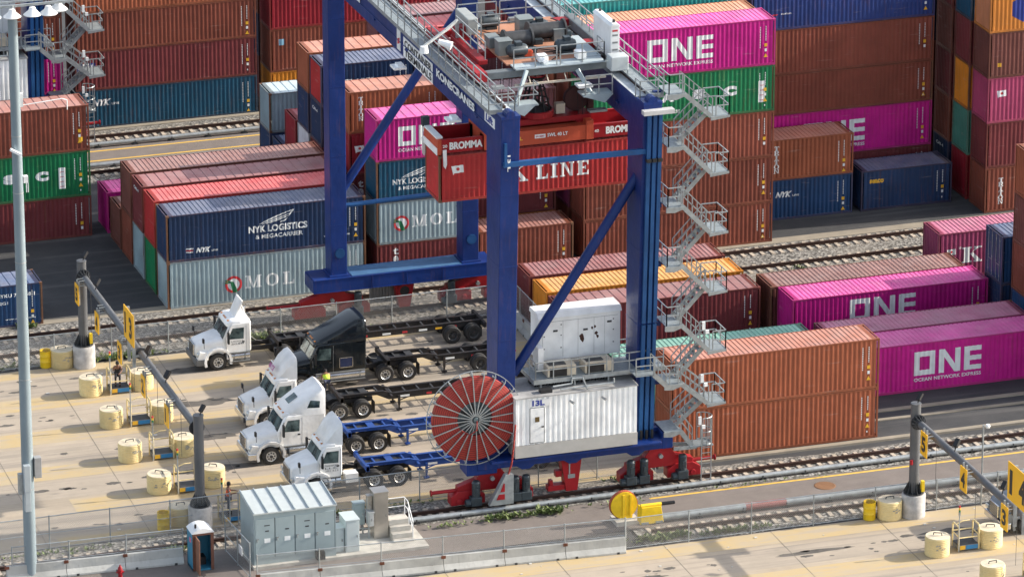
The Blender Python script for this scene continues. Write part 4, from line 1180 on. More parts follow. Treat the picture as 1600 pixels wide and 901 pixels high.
# ---------------------------------------------------------------- far crane: the same crane, its parts copied
FC = copy_tree(CR)
FC.location = (13.3 - 17.35, -34.4 + 67.4, 0)
FC['label'] = 'second blue crane of the same type, cut off at the left edge'
for ch in list(FC.children):
    if ch.name.split('.')[0] in ('lettering', 'sign_panel', 'logo_panel'):
        bpy.data.objects.remove(ch, do_unlink=True)
    elif ch.name.split('.')[0] == 'machine_house':
        for c in list(ch.children):
            if c.name.split('.')[0] in ('lettering', 'number_plate'): bpy.data.objects.remove(c, do_unlink=True)
# ---------------------------------------------------------------- trolley
TR = thing('crane_trolley', 'red crane trolley with grey hoist motors and railings on top of the girders', 'trolley', (13.3, -26, 22.12))
m = MB()
m.box(9.28, 9.88, -30.6, -21.6, 22.25, 22.75)
for y in (-26.5, -22.2):
    m.box(9.6, 17.2, y - .3, y + .3, 22.3, 22.7)
MB().box(9.9, 17.15, -30.5, -29.95, 22.32, 22.7).build('cross_beam', plain('beam_grey', (.16, .18, .19), .5, .2), TR, bevel=.03)
MB().box(17.18, 17.72, -30.6, -21.6, 22.25, 22.75).build('end_carriage', plain('beam_grey', (.16, .18, .19), .5, .2), TR, bevel=.03)
m.box(9.9, 10.4, -29.0, -24, 22.70, 22.95).box(10.0, 10.9, -24.6, -23.9, 22.7, 23.5)
fr = m.build('trolley_frame', paint('trolley_red', (.27, .012, .018), .3, 0, .5), TR, bevel=.03)
m = MB()
for x in (9.58, 17.42):
    for y in (-29.9, -22.3): m.lathe([(0, -.07), (.25, -.07), (.25, .07), (0, .07)], (x, y, 22.36), 18, 0, 'x')
m.build('wheel', M_dark, fr)
MB().box(11.2, 16.2, -29.8, -22.2, 22.78, 22.86).build('deck', M_deck, TR)
LD = plain('light_deck', (.38, .44, .47), .6)
MB().box(11.4, 16.4, -30.75, -29.8, 22.78, 22.85).build('walkway', LD, TR); MB().box(15.6, 16.5, -29.8, -26, 22.79, 22.87).build('walkway', LD, TR); MB().box(11.2, 12.5, -23.4, -22.2, 22.87, 22.89).build('walkway', LD, TR)
m = MB(); railing(m, [(11.3, -30.7, 22.86), (13.7, -30.7, 22.86)], 1.05, 1.2); m.build('railing', M_galv, TR); m = MB(); railing(m, [(13.9, -30.7, 22.86), (16.35, -30.7, 22.86), (16.35, -29.6, 22.86)], 1.05, 1.2)
m.build('railing', M_galv, TR); m = MB(); railing(m, [(10.3, -28.9, 22.86), (10.3, -23.8, 22.86)], 1.05, 1.2); m.build('railing', M_galv, TR); m = MB(); railing(m, [(11.0, -21.9, 22.86), (13.2, -21.9, 22.86)], 1.05, 1.2); m.build('railing', M_galv, TR); m = MB(); railing(m, [(13.4, -21.9, 22.86), (16.4, -21.9, 22.86)], 1.05, 1.4)
m.build('railing', M_galv, TR); m = MB(); railing(m, [(11.0, -23.6, 22.86), (11.0, -26.0, 22.86)], 1.05, 1.2); m.build('railing', M_galv, TR); m = MB(); railing(m, [(11.6, -24.2, 22.86), (13.6, -24.2, 22.86)], 1.05, 1.0)
m.build('railing', M_galv, TR); m = MB(); railing(m, [(10.0, -31.9, 21.2), (12.3, -31.9, 21.2), (12.3, -31.0, 21.2)], 1.05, 1.1)
m.build('railing', M_galv, TR); m = MB(); railing(m, [(14.9, -31.9, 21.4), (16.4, -31.9, 21.4)], 1.05, .75)
m.build('railing', M_galv, TR)
PG = plain('platform_grey', (.36, .43, .46), .5, .2)
MB().box(10.0, 12.3, -31.9, -31.0, 21.12, 21.2).prism([(10.3, 21.12), (12.1, 21.12), (11.5, 20.6)], 'y', -31.9, -31.2).bar((11.3, -31.2, 21.2), (12.0, -30.75, 22.75), .10, .25).build('service_platform', PG, TR)
MB().box(14.8, 16.45, -31.9, -30.9, 21.3, 21.4).prism([(14.9, 21.3), (16.4, 21.3), (16.0, 20.9)], 'y', -31.9, -31.3).bar((14.75, -31.0, 22.6), (15.3, -31.5, 21.45), .10, .22).build('service_platform', PG, TR)
for (x, y, s) in ((12.15, -28.8, 1.0), (14.9, -28.7, 1.0), (12.4, -23.3, 1.0), (14.6, -25.0, 1.15)):
    m = MB().lathe([(0, -.62), (.2, -.62), (.3, -.5), (.34, -.45), (.34, .35), (.25, .5), (0, .52)], (x, y, 23.28), 16, 0, 'x')
    m.box(x - .3, x + .3, y - .3, y + .3, 22.86, 23.0).box(x - .15, x + .2, y - .2, y + .2, 23.55, 23.75)
    m.build('hoist_motor', M_motor, TR, smooth=True)
for (x, y, a, b, h) in ((11.6, -28.0, .75, .7, .8), (13.9, -24.6, .8, .9, .85), (15.2, -26.3, .6, .8, .65), (11.5, -26.4, .6, .9, .55)):
    MB().box(x - a / 2, x + a / 2, y - b / 2, y + b / 2, 22.86, 22.86 + h).box(x - a / 2 - .04, x + a / 2 + .04, y - b / 2 - .04, y + b / 2 + .04, 22.86 + h, 22.9 + h).build('gearbox', plain('gearbox_grey', (.20, .225, .225), .5, .2), TR, bevel=.04)
for y, x0, x1 in ((-27.2, 11.9, 13.4), (-26.2, 13.6, 15.6)):
    MB().tube((x0, y, 23.4), (x1, y, 23.4), .42, .42, 20).tube((x0 - .05, y, 23.4), (x0 + .05, y, 23.4), .55, .55, 20).tube((x1 - .05, y, 23.4), (x1 + .05, y, 23.4), .55, .55, 20).build('rope_drum', M_dark, TR, smooth=True)
m = MB(); rr = random.Random(21)
for k in range(9):
    x, y = rr.uniform(11.5, 16.0), rr.uniform(-29.2, -22.8)
    m.path([(x, y, 22.9), (x + rr.uniform(-.9, .9), y + rr.uniform(-.3, .3), 22.92), (x + rr.uniform(-.9, .9), y + rr.uniform(-1.4, 1.4), 22.95)], .03, 5)
m.build('deck_hose', M_black, TR)
for k in range(7):
    x, y, s_ = rr.uniform(12.6, 15.9), rr.uniform(-29.3, -22.6), rr.uniform(.16, .3)
    MB().box(x - s_, x + s_, y - s_ * .7, y + s_ * .7, 22.862, 22.88 + s_ * 1.3).tube((x - s_ * 1.3, y, 22.9 + s_ * .6), (x + s_ * 1.3, y, 22.9 + s_ * .6), s_ * .35, s_ * .35, 10).build('pump_unit', (M_motor, M_grey, M_redor)[k % 3], TR, bevel=.03)
m = MB().box(12.9, 13.4, -30.2, -29.6, 22.9, 23.25).box(15.0, 15.5, -30.3, -29.7, 22.9, 23.3).tube((13.15, -30.2, 23.05), (13.15, -30.5, 23.05), .16, .16, 10)
m.build('brake_unit', M_white, TR, bevel=.03)
MB().box(10.6, 11.2, -24.9, -22.7, 23.1, 24.0).build('motor_cover', plain('cover_grey', (.33, .35, .34), .5, .2), TR, bevel=.05)
m = MB().box(16.85, 17.35, -30.3, -27.5, 22.75, 24.55).prism([(16.80, 24.55), (17.40, 24.55), (17.25, 24.70), (16.95, 24.70)], 'y', -30.36, -27.44)
ec = m.build('control_cabinet', M_white, TR, bevel=.02)
m = MB()
for z, c in ((24.25, 0), (24.0, 1), (23.6, 1), (23.2, 1)):
    m.box(16.95, 17.25, -30.312, -30.3, z, z + .10, c)
m.build('label_plate', [red_letter, M_grey], ec)
m = MB().box(17.05, 17.17, -30.1, -29.98, 24.70, 24.85).box(17.05, 17.17, -27.9, -27.78, 24.70, 24.85); m.build('beacon', M_dark, ec)
MB().box(16.45, 17.45, -31.55, -30.75, 22.45, 23.25).build('front_box', plain('box_grey', (.5, .54, .55), .45, .2), TR, bevel=.06)
m = MB().bar((10.1, -24.6, 23.9), (10.1, -24.6, 22.75), .18, .18).bar((10.1, -24.6, 23.9), (9.0, -26.0, 23.85), .12, .15).bar((9.0, -26.0, 23.85), (7.3, -27.6, 23.6), .12, .12)
m.bar((9.5, -25.3, 23.8), (10.3, -26.9, 22.9), .06, .06)
la = m.build('lamp_arm', M_galv, TR)
MB().lathe([(0, .2), (.2, .15), (.26, -.2), (.24, -.22)], (7.3, -27.6, 23.45), 14).build('flood_lamp', M_white, la)
MB().tube((8.4, -26.7, 23.5), (9.0, -27.1, 23.3), .14, .24, 14).build('flood_lamp', M_white, la)
MB().box(9.95, 10.6, -31.3, -30.9, 22.0, 22.15).build('flood_lamp', M_galv, TR)
MB().box(14.6, 15.4, -31.7, -31.0, 21.75, 21.88).box(14.75, 15.25, -31.6, -31.1, 21.7, 21.75).build('flood_lamp', M_white, TR)
m = MB().box(11.3, 16.4, -30.9, -30.78, 21.95, 22.05)
for x in (12.2, 13.2, 14.2): m.bar((x, -30.84, 22.0), (x, -30.5, 22.3), .06, .06)
m.build('hose_pipe', plain('beige_pipe', (.5, .44, .36), .6), TR)
# ---------------------------------------------------------------- spreader with the headblock
SP = thing('container_spreader', 'red telescopic spreader with white lettering clamped on the hanging container', 'spreader', (13.3, -29.2, 18.33))
zb = 18.36
ya, yb = -30.36, -28.0
for a_, b_ in ((7.32, 9.9), (15.6, 19.25)):
    m = MB()
    for y in (ya, yb - .07):
        m.box(a_, b_, y, y + .07, zb + .1, zb + .82)
        m.box(a_, b_, y - .02, y + .09, zb + .8, zb + .86)
    m.box(a_ + .02, b_ - .02, ya + .03, yb - .03, zb + .1, zb + .16)
    m.build('telescopic_arm', M_red, SP)
for x0, x1 in ((7.15, 7.38), (19.2, 19.45)):
    e = MB().box(x0, x1, ya - .05, yb + .05, zb + .02, zb + .9).build('end_beam', M_redor, SP, bevel=.04)
    MB().box(x0 - .02, x1 + .1, ya + .1, yb - .1, zb + .9, zb + 1.0).box(x0 - .03, x0, ya + .0, yb, zb + .02, zb + .4).build('guard_plate', M_white, e)
    for y in (ya - .12, yb + .02):
        xx = x0 + .28 if y < -29 else x0 - .12
        MB().prism([(xx, zb + .3), (xx + .2, zb + .32), (xx + .22, zb - .5), (xx + .14, zb - .75), (xx + .04, zb - .6)], 'y', y, y + .08).build('flipper', M_white, e)
MB().box(7.05, 7.45, yb - .1, yb + .25, zb + .95, zb + 1.45).build('flipper_motor', M_motor, SP)
m = MB().box(9.7, 15.85, ya - .12, ya + .55, zb + .12, zb + .92).box(9.7, 15.85, yb - .55, yb + .12, zb + .12, zb + .92).box(15.45, 15.85, ya - .15, yb + .15, zb + .1, zb + 1.15).box(9.7, 10.1, ya - .15, yb + .15, zb + .1, zb + 1.15)
m.box(13.9, 14.5, ya - .135, ya - .12, zb + .3, zb + .85)
m.build('main_frame', M_redor, SP, bevel=.03)
fl = lambda x, z, w_, h, yy: (lambda u, v: (x + u * w_ - 13.3, yy + 29.2, z + v * h - 18.33))
for (s, x, w_, h, z, c, yy, bo) in (('BROMMA', 7.82, 1.85, .42, zb + .26, white_letter, ya - .008, .05), ('20', 7.45, .25, .17, zb + .4, white_letter, ya - .008, .02), ('40', 15.95, .25, .17, zb + .4, white_letter, ya - .008, .02),
                             ('BROMMA', 16.6, 1.85, .42, zb + .26, white_letter, ya - .008, .05), ('13L', 11.45, .42, .2, zb + .42, yellow_letter, ya - .128, .03), ('SWL 40 LT', 13.25, 1.15, .2, zb + .48, white_letter, ya - .145, .03), ('BROMMA', 12.6, .5, .1, zb + .50, red_letter, ya - .135, .02)):
    flat_letter(SP, text_geo(s, 0, bo), c, fl(x, z, w_, h, yy))
MB().box(12.55, 13.15, ya - .128, ya - .12, zb + .45, zb + .66).build('name_plate', M_white, SP)
m = MB().box(10.6, 15.9, -29.95, -28.3, zb + 1.05, zb + 1.35).box(10.9, 11.4, -29.9, -28.3, zb + .9, zb + 1.1).box(15.1, 15.6, -29.9, -28.3, zb + .9, zb + 1.1)
m.lathe([(.95, 1.35), (1.0, 1.4), (1.0, 1.7), (.9, 1.72), (.9, 1.4)], (13.0, -29.2, zb), 22)
m.build('headblock', M_red, SP)
m = MB()
for i in range(10):
    a = 2 * pi * i / 10
    m.bar((13.0 + .85 * cos(a), -29.2 + .85 * sin(a), zb + 1.6), (13.0 + .33 * cos(a), -29.2 + .33 * sin(a), zb + 3.4), .05, .05)
for r, z in ((.7, 2.2), (.52, 2.8), (.36, 3.3)):
    m.lathe([(r, -.03), (r + .05, -.03), (r + .05, .03), (r, .03)], (13.0, -29.2, zb + z), 16)
m.lathe([(.5, 3.4), (.55, 3.5), (.45, 3.6)], (13.0, -29.2, zb), 16)
m.lathe([(0, 1.4), (.8, 1.45), (.75, 1.7), (0, 2.3)], (13.0, -29.2, zb), 14)
m.tube((13.0, -29.2, zb + 2), (13.0, -29.2, 22.3), .05, .05, 6)
m.build('cable_basket', M_black, SP)
MB().lathe([(.40, 3.42), (.52, 3.45), (.50, 3.62)], (13.0, -29.2, zb), 16).build('basket_ring', M_red, SP)
m = MB().lathe([(0, -.12), (.66, -.12), (.7, -.06), (.7, .1), (0, .12)], (15.3, -29.2, zb + 2.05), 28, 0, 'y').bar((15.3, -29.1, zb + 1.3), (15.3, -29.1, zb + 2.1), .25, .12).box(15.9, 16.2, -29.5, -29, zb + 1.3, zb + 2.3)
m.build('hose_reel', plain('dark_red_reel', (.05, .012, .012), .6), SP)
MB().box(14.05, 14.55, -29.6, -29.2, zb + 1.4, zb + 1.95).build('junction_box', M_tan, SP)
MB().box(15.7, 16.7, -30.3, -29.9, zb + 1.5, zb + 1.62).build('flood_lamp', M_galv, SP)
m = MB()
for x in (11.2, 11.35, 15.2, 15.45):
    for y in (-29.9, -28.5):
        m.tube((x, y, zb + 1.3), (x + (.15 if x < 13 else -.15), y, 22.75), .018, .018, 5)
m.build('hoist_rope', M_black, SP)
# ---------------------------------------------------------------- trucks (facing -X; local x runs from bumper to rear)
def wheel_set(parent, x, y, s, dual=False, rim=None, r=.51, X=0):
    """one wheel, s=-1 near side / +1 far side; y = outer face"""
    wd = .56 if dual else .30
    c = (X + x, y - s * wd / 2, r)
    t = MB()
    prof = [(r * .58, -wd / 2), (r * .9, -wd / 2), (r, -wd / 2 + .05)]
    if dual:
        prof += [(r, -.04), (r * .86, -.02), (r * .86, .02), (r, .04)]
    prof += [(r, wd / 2 - .05), (r * .9, wd / 2), (r * .58, wd / 2)]
    t.lathe(prof, c, 28, 0, 'y')
    wh = t.build('wheel', M_tyre, parent, c, True)
    pl = parent.location if parent else Vector((0, 0, 0))
    wl = world_loc(parent)
    wh.location = tuple(a - b for a, b in zip(c, wl))
    o = s * wd / 2
    d = .10 if dual else .03
    m = MB().lathe([(r * .60, o), (r * .52, o - s * .03), (r * .44, o - s * d), (r * .22, o - s * d), (r * .2, o - s * (d - .06)), (0, o - s * (d - .06))], (0, 0, 0), 24, 0, 'y')
    m.build('rim', rim or M_alloy, wh, (0, 0, 0), True)
    m = MB()
    for i in range(8):
        a = 2 * pi * i / 8
        m.tube((r * .38 * cos(a), o - s * (d - .01), r * .38 * sin(a)), (r * .38 * cos(a), o - s * (d - .03), r * .38 * sin(a)), .045, .045, 8, 0)
    m.tube((0, o - s * d, 0), (0, o - s * (d - .08), 0), .11, .09, 12, 1)
    m.build('hub', [M_dark, M_dark], wh, (0, 0, 0))
    return wh
def rsec(x, hw, z0, z1, rt=.12, taper=0.0):
    """rounded-top cross section at x: half width hw from z0 to z1"""
    p = [(x, -hw, z0), (x, -hw, z1 - rt)]
    for i in range(1, 4):
        a = pi / 2 * i / 4
        p.append((x, -hw + taper + rt * (1 - cos(a)), z1 - rt + rt * sin(a)))
    p.append((x, -hw + taper + rt, z1))
    p.append((x, -.3, z1 + .03)); p.append((x, .3, z1 + .03))
    p.append((x, hw - taper - rt, z1))
    for i in range(3, 0, -1):
        a = pi / 2 * i / 4
        p.append((x, hw - taper - rt * (1 - cos(a)), z1 - rt + rt * sin(a)))
    p += [(x, hw, z1 - rt), (x, hw, z0)]
    return p
def truck(name, label, X, Y, style, body, rear, hl=2.0, sleeper=0.0, fairing=None, grillc=None, rim=None, door_text=None, square=False, fender_dark=False):
    """X = world x of bumper, Y = centre line"""
    t = thing(name, label, 'truck', (X, Y, 0), 'tractor trucks in the lanes')
    fx = X + (1.32 if not square else 1.45)            # front axle
    cb = X + hl                                        # windscreen base
    cr = cb + 2.0 + sleeper                            # cab rear
    W_ = 1.16
    # hood
    m = MB()
    secs = []
    for f, hw, z0, z1 in ((0.0, .72, .85, 1.40), (.08, .84, .80, 1.53), (.5, .95, .90, 1.70), (1.0, 1.06, .95, 1.86)):
        x = X + .12 + (hl - .12) * f
        secs.append([(x, y + Y, z) for x, y, z in rsec(x, hw, z0, z1 + (.08 if square else 0), .10 if square else .24)])
    m.loft(secs)
    hood = m.build('hood', body, t, smooth=True)
    # fenders
    for s in (-1, 1):
        m = MB(); n = 11
        for k in range(n - 1):
            a0 = pi * (1.12 - 1.22 * k / (n - 1)); a1 = pi * (1.12 - 1.22 * (k + 1) / (n - 1))
            R_ = .66
            q = []
            for a in (a0, a1):
                for y in (.74, 1.22):
                    q.append((fx + R_ * cos(a) * 1.05, Y + s * y, .56 + R_ * sin(a)))
            m.add([q[0], q[1], q[3], q[2]], [(0, 1, 2, 3)])
            r2 = [(fx + (R_ + .14) * cos(a) * 1.05, Y + s * 1.22, .56 + (R_ + .13) * sin(a)) for a in (a0, a1)]
            m.add([q[1], r2[0], r2[1], q[3]], [(0, 1, 2, 3)])
            r3 = [(p[0], Y + s * .74, p[2]) for p in r2]
            m.add([r2[0], r3[0], r3[1], r2[1]], [(0, 1, 2, 3)])
        m.prism([(X + .12, .70), (fx - .60, .70), (fx - .48, 1.08), (X + .28, 1.20)], 'y', Y + s * .70, Y + s * 1.14)
        m.prism([(fx + .62, .62), (cb + .12, .62), (cb + .12, 1.4), (fx + .45, 1.15)], 'y', Y + s * .78, Y + s * 1.18)
        m.build('fender', body, t, smooth=True)
        hl_ = MB().lathe([(0, -.03), (.10, -.02), (.15, .02), (.15, .1)], (X + .13, Y + s * .93, .98), 14, 0, 'x') if not square else MB().box(X + .05, X + .12, Y + s * .95 - .17, Y + s * .95 + .17, .9, 1.08)
        hl_.build('headlight', plain('headlight_lens', (.55, .58, .58), .15, .3), t)
        m = MB().bar((X + .55, Y + s * 1.0, 1.35), (X + .5, Y + s * 1.12, 1.85), .03, .03).box(X + .42, X + .52, Y + s * 1.12 - .1, Y + s * 1.12 + .1, 1.75, 2.0)
        m.build('hood_mirror', M_black, t)
    MB().box(X + .03, X + .13, Y - .52, Y + .52, .82, 1.52).build('grille', grillc or M_chrome, t, bevel=.03)
    m = MB()
    for k in range(7): m.box(X + .015, X + .03, Y - .46, Y + .46, .88 + .09 * k, .91 + .09 * k)
    m.build('grille_bar', M_dark, t)
    MB().prism([(X, .42), (X + .12, .38), (X + .55, .38), (X + .55, .74), (X + .02, .76)], 'y', Y - 1.2, Y + 1.2).build('bumper', plain('bumper_grey', (.12, .125, .13), .5) if fender_dark else M_chrome, t, bevel=.05)
    # cab
    zt = 2.72
    prof = [(cb - .06, 1.0), (cb - .06, 1.80), (cb + .34, 2.60), (cb + .52, zt), (cr, zt + .04), (cr, 1.0)]
    m = MB()
    secs = []
    for y, ins in ((-1.12, .06), (-1.06, 0), (1.06, 0), (1.12, .06)):
        secs.append([(x + (ins if i in (0, 1, 2) else -ins if i > 3 else 0), Y + y, z - (ins if i in (3, 4) else 0)) for i, (x, z) in enumerate(prof)])
    m.loft(secs)
    cab = m.build('cab', body, t, bevel=.05, smooth=True)
    # windscreen, side windows
    g = MB(); o = .012
    n = Vector((-.80, 0, .40)).normalized() * o
    a = Vector((cb - .03, 0, 1.86)); b = Vector((cb + .325, 0, 2.57))
    g.add([(a.x + n.x, Y - 1.0, a.z + n.z), (a.x + n.x, Y + 1.0, a.z + n.z), (b.x + n.x, Y + .92, b.z + n.z), (b.x + n.x, Y - .92, b.z + n.z)], [(0, 1, 2, 3)])
    g.build('windscreen', M_glass, cab)
    m = MB().bar((a.x + n.x * 2, Y, a.z + n.z * 2), (b.x + n.x * 2, Y, b.z + n.z * 2), .04, .015).bar((a.x - .02, Y - .95, a.z - .02), (a.x - .02, Y + .95, a.z - .02), .06, .05)
    m.build('windscreen_trim', M_black, cab)
    for s in (-1, 1):
        m = MB(); yy = Y + s * 1.128
        m.add([(cb + .22, yy, 1.80), (cb + 1.15, yy, 1.76), (cb + 1.18, yy, 2.44), (cb + .50, yy, 2.44)], [(0, 1, 2, 3)])
        d = MB(); yd = Y + s * 1.123
        d.prism([(cb + .10, .98), (cb + 1.28, .98), (cb + 1.30, 2.56), (cb + .42, 2.56), (cb + .10, 1.84)], 'y', yd - .004, yd + .004)
        dr = d.build('door', body, cab)
        m.build('window', M_glass, dr)
        MB().box(cb + 1.05, cb + 1.19, yy - .02, yy + .02, 1.55, 1.63).build('handle', M_black, dr)
        m = MB()
        for p, q in (((cb + .10, .99), (cb + .10, 1.84)), ((cb + 1.285, .99), (cb + 1.305, 2.56)), ((cb + .10, .985), (cb + 1.29, .985))):
            m.bar((p[0], yy - s * .003, p[1]), (q[0], yy - s * .003, q[1]), .018, .012)
        m.build('door_gap', M_grey, dr)
        m = MB().bar((cb + .28, Y + s * 1.12, 2.35), (cb + .16, Y + s * 1.5, 2.3), .04).bar((cb + .2, Y + s * 1.12, 1.72), (cb + .16, Y + s * 1.5, 1.75), .04)
        m.box(cb + .1, cb + .2, Y + s * 1.5 - .1, Y + s * 1.5 + .1, 1.68, 2.36)
        m.build('mirror', M_black if body != M_black else M_chrome, cab)
        if door_text and s < 0:
            for i, tx in enumerate(door_text):
                flat_letter(cab, text_geo(tx, 0, .0), black_letter, lambda u, v, i=i: (cb + .4 + u * .75 - X, -1.135, 1.6 - .15 * i + v * .09))
    # roof marker lights and sun visor
    m = MB()
    m.loft([[(x, y + Y, z) for x, y, z in rsec(x0_, hw, z0_, z1_, rt_, 0)] for x0_, hw, z0_, z1_, rt_ in ((cb + .20, .82, 2.52, 2.60, .03), (cb + .26, .96, 2.50, 2.72, .08), (cb + .50, 1.06, 2.56, 2.84, .12), (cb + 1.0, 1.10, 2.6, 2.86, .12))])
    m.build('visor', body, cab, smooth=True)
    m = MB()
    for y in (-.7, -.2, 0, .2, .7): m.box(cb + .30, cb + .40, Y + y - .05, Y + y + .05, zt + .06, zt + .11)
    m.build('marker_light', plain('amber_lens', (.55, .2, .04), .3), cab)
    zt2 = zt + .04
    if fairing == 'plate':
        MB().add([(cb + .75, Y - .55, zt + .1), (cb + .75, Y + .55, zt + .1), (cb + 1.22, Y + .60, 3.85), (cb + 1.22, Y - .60, 3.85), (cb + .85, Y - .55, zt + .1), (cb + .85, Y + .55, zt + .1), (cb + 1.30, Y + .60, 3.82), (cb + 1.30, Y - .60, 3.82)], [(0, 1, 2, 3), (7, 6, 5, 4), (0, 3, 7, 4), (1, 5, 6, 2), (3, 2, 6, 7)]).build('wind_deflector', body, cab)
        m = MB().prism([(cb + .9, zt - .1), (cr - .02, zt + .0), (cr - .02, zt + .12), (cb + .95, zt + .16)], 'y', Y - 1.0, Y + 1.0).bar((cb + 1.22, Y - .4, 3.6), (cr - .1, Y - .4, zt + .1), .05).bar((cb + 1.22, Y + .4, 3.6), (cr - .1, Y + .4, zt + .1), .05)
        m.build('roof_cap', body, cab, bevel=.06)
    elif fairing == 'bubble':
        m = MB(); secs = []
        for f, hw, h in ((0, .80, .04), (.10, .88, .20), (.28, .96, .50), (.52, 1.02, .86), (.80, 1.06, 1.12), (1.0, 1.08, 1.20)):
            x = cb + .42 + (cr - cb - .38) * f
            secs.append([(x, y + Y, z) for x, y, z in rsec(x, hw, zt - .02, zt + .06 + h, min(.22, .04 + h * .3), .04)])
        m.loft(secs)
        m.build('roof_fairing', body, cab, smooth=True)
    elif fairing == 'high':
        m = MB(); secs = []
        for x, z, hw in ((cb + .36, 2.74, .96), (cb + .62, 3.0, 1.06), (cb + 1.4, 3.50, 1.12), (cb + 2.2, 3.92, 1.13), (cr - .15, 4.08, 1.13), (cr, 4.0, 1.11)):
            secs.append([(x, y + Y, zz) for x, y, zz in rsec(x, hw, zt - .12, z, .24, .03)])
        m.loft(secs)
        hr = m.build('sleeper_roof', body, cab, smooth=True)
        ax = cb + 1.01
        dz = (3.50 - 3.0) / .78
        p0, p1 = (ax - .25, 3.25 - .25 * dz + .012), (ax + .28, 3.25 + .28 * dz + .012)
        MB().add([(p0[0], Y - .36, p0[1] + .035), (p0[0], Y + .36, p0[1] + .035), (p1[0], Y + .36, p1[1] + .035), (p1[0], Y - .36, p1[1] + .035)], [(0, 1, 2, 3)]).build('roof_window', M_glass, hr)
        MB().prism([(cr - 1.05, 3.05), (cr - .35, 3.0), (cr - .32, 3.38), (cr - .85, 3.48)], 'y', Y - 1.145, Y - 1.13).build('side_window', M_glass, hr)
    elif fairing == 'slope':
        m = MB(); secs = []
        for x, z, hw in ((cb + .34, 2.70, .96), (cb + .62, 2.92, 1.05), (cb + 1.8, 3.46, 1.1), (cr - .6, 3.92, 1.12), (cr - .1, 3.98, 1.12), (cr, 3.9, 1.1)):
            secs.append([(x, y + Y, zz) for x, y, zz in rsec(x, hw, zt - .12, z, .18, .03)])
        m.loft(secs)
        hr = m.build('sleeper_roof', body, cab, smooth=True)
        MB().box(cr - 1.55, cr - .85, Y - 1.14, Y - 1.128, 1.25, 1.75).build('side_window', plain('dark_blue_pane', (.02, .03, .08), .1), hr)
        m = MB()
        for a0, b0, c0, d0 in ((cr - 1.6, cr - .8, 1.2, 1.23), (cr - 1.6, cr - .8, 1.77, 1.8), (cr - 1.6, cr - 1.57, 1.2, 1.8), (cr - .83, cr - .8, 1.2, 1.8)):
            m.box(a0, b0, Y - 1.15, Y - 1.12, c0, d0)
        m.build('window_frame', M_chrome, hr)
    # chassis
    re = X + rear[-1] + .75
    m = MB()
    for s in (-1, 1):
        m.box(cb, re, Y + s * .43 - .045, Y + s * .43 + .045, .72, .98)
    for x in (cb + 1, cr + .2, X + rear[0] - .5, X + rear[-1] + .6):
        m.box(x, x + .12, Y - .4, Y + .4, .74, .95)
    for x in rear:
        m.tube((X + x, Y - .75, .52), (X + x, Y + .75, .52), .13, .13, 10)
        m.box(X + x - .3, X + x + .3, Y - .22, Y + .22, .36, .72)
    m.tube((fx, Y - .9, .5), (fx, Y + .9, .5), .08, .08, 8)
    m.box(X + .3, cb + 1.0, Y - .4, Y + .4, .5, .95)
    m.build('chassis_frame', M_black, t)
    m = MB().prism([(X + rear[0] - .45, 1.0), (X + rear[-1] + .45, 1.0), (X + rear[-1] + .6, .9), (X + rear[-1] + .4, 1.09), (X + rear[0] - .2, 1.09)], 'y', Y - .42, Y + .42)
    m.build('fifth_wheel', M_dark, t, bevel=.02)
    for s in (-1, 1):
        tx0, tx1 = cb + .25, cr - .1
        tk = MB().tube((tx0, Y + s * .92, .72), (tx1, Y + s * .92, .72), .27, .27, 18)
        k = tk.build('fuel_tank', M_chrome if body != M_black else M_black, t, smooth=True)
        m = MB()
        for x in (tx0 + .3, tx1 - .3): m.lathe([(.272, -.03), (.285, -.03), (.285, .03), (.272, .03)], (x, Y + s * .92, .72), 18, 0, 'x')
        m.box(tx0, tx1, Y + s * 1.12 - .1, Y + s * 1.12 + .06, .96, 1.0).box(tx0, tx1, Y + s * 1.15 - .08, Y + s * 1.15 + .06, .44, .48)
        m.build('tank_step', M_grey, k)
        wheel_set(t, 1.32 if not square else 1.45, Y + s * 1.2, s, False, M_alloy, X=X)
        for x in rear:
            wheel_set(t, x, Y + s * 1.22, s, True, M_alloy, X=X)
        MB().box(X + rear[-1] + .62, X + rear[-1] + .66, Y + s * .95 - .3, Y + s * .95 + .3, .25, .95).build('mud_flap', M_black, t)
    m = MB().path([(cr + .1, Y - .3, 1.6), (cr + .5, Y - .25, 1.25), (cr + .9, Y - .2, 1.15)], .03, 5).path([(cr + .1, Y + .2, 1.6), (cr + .45, Y + .15, 1.2), (cr + .95, Y + .1, 1.15)], .03, 5)
    m.build('air_hose', M_black, t)
    MB().tube((cr + .12, Y + .75, .9), (cr + .12, Y + .75, 3.0 if not fairing == 'bubble' else 3.1), .07, .07, 10).build('exhaust_stack', M_chrome, t, smooth=True)
    return t
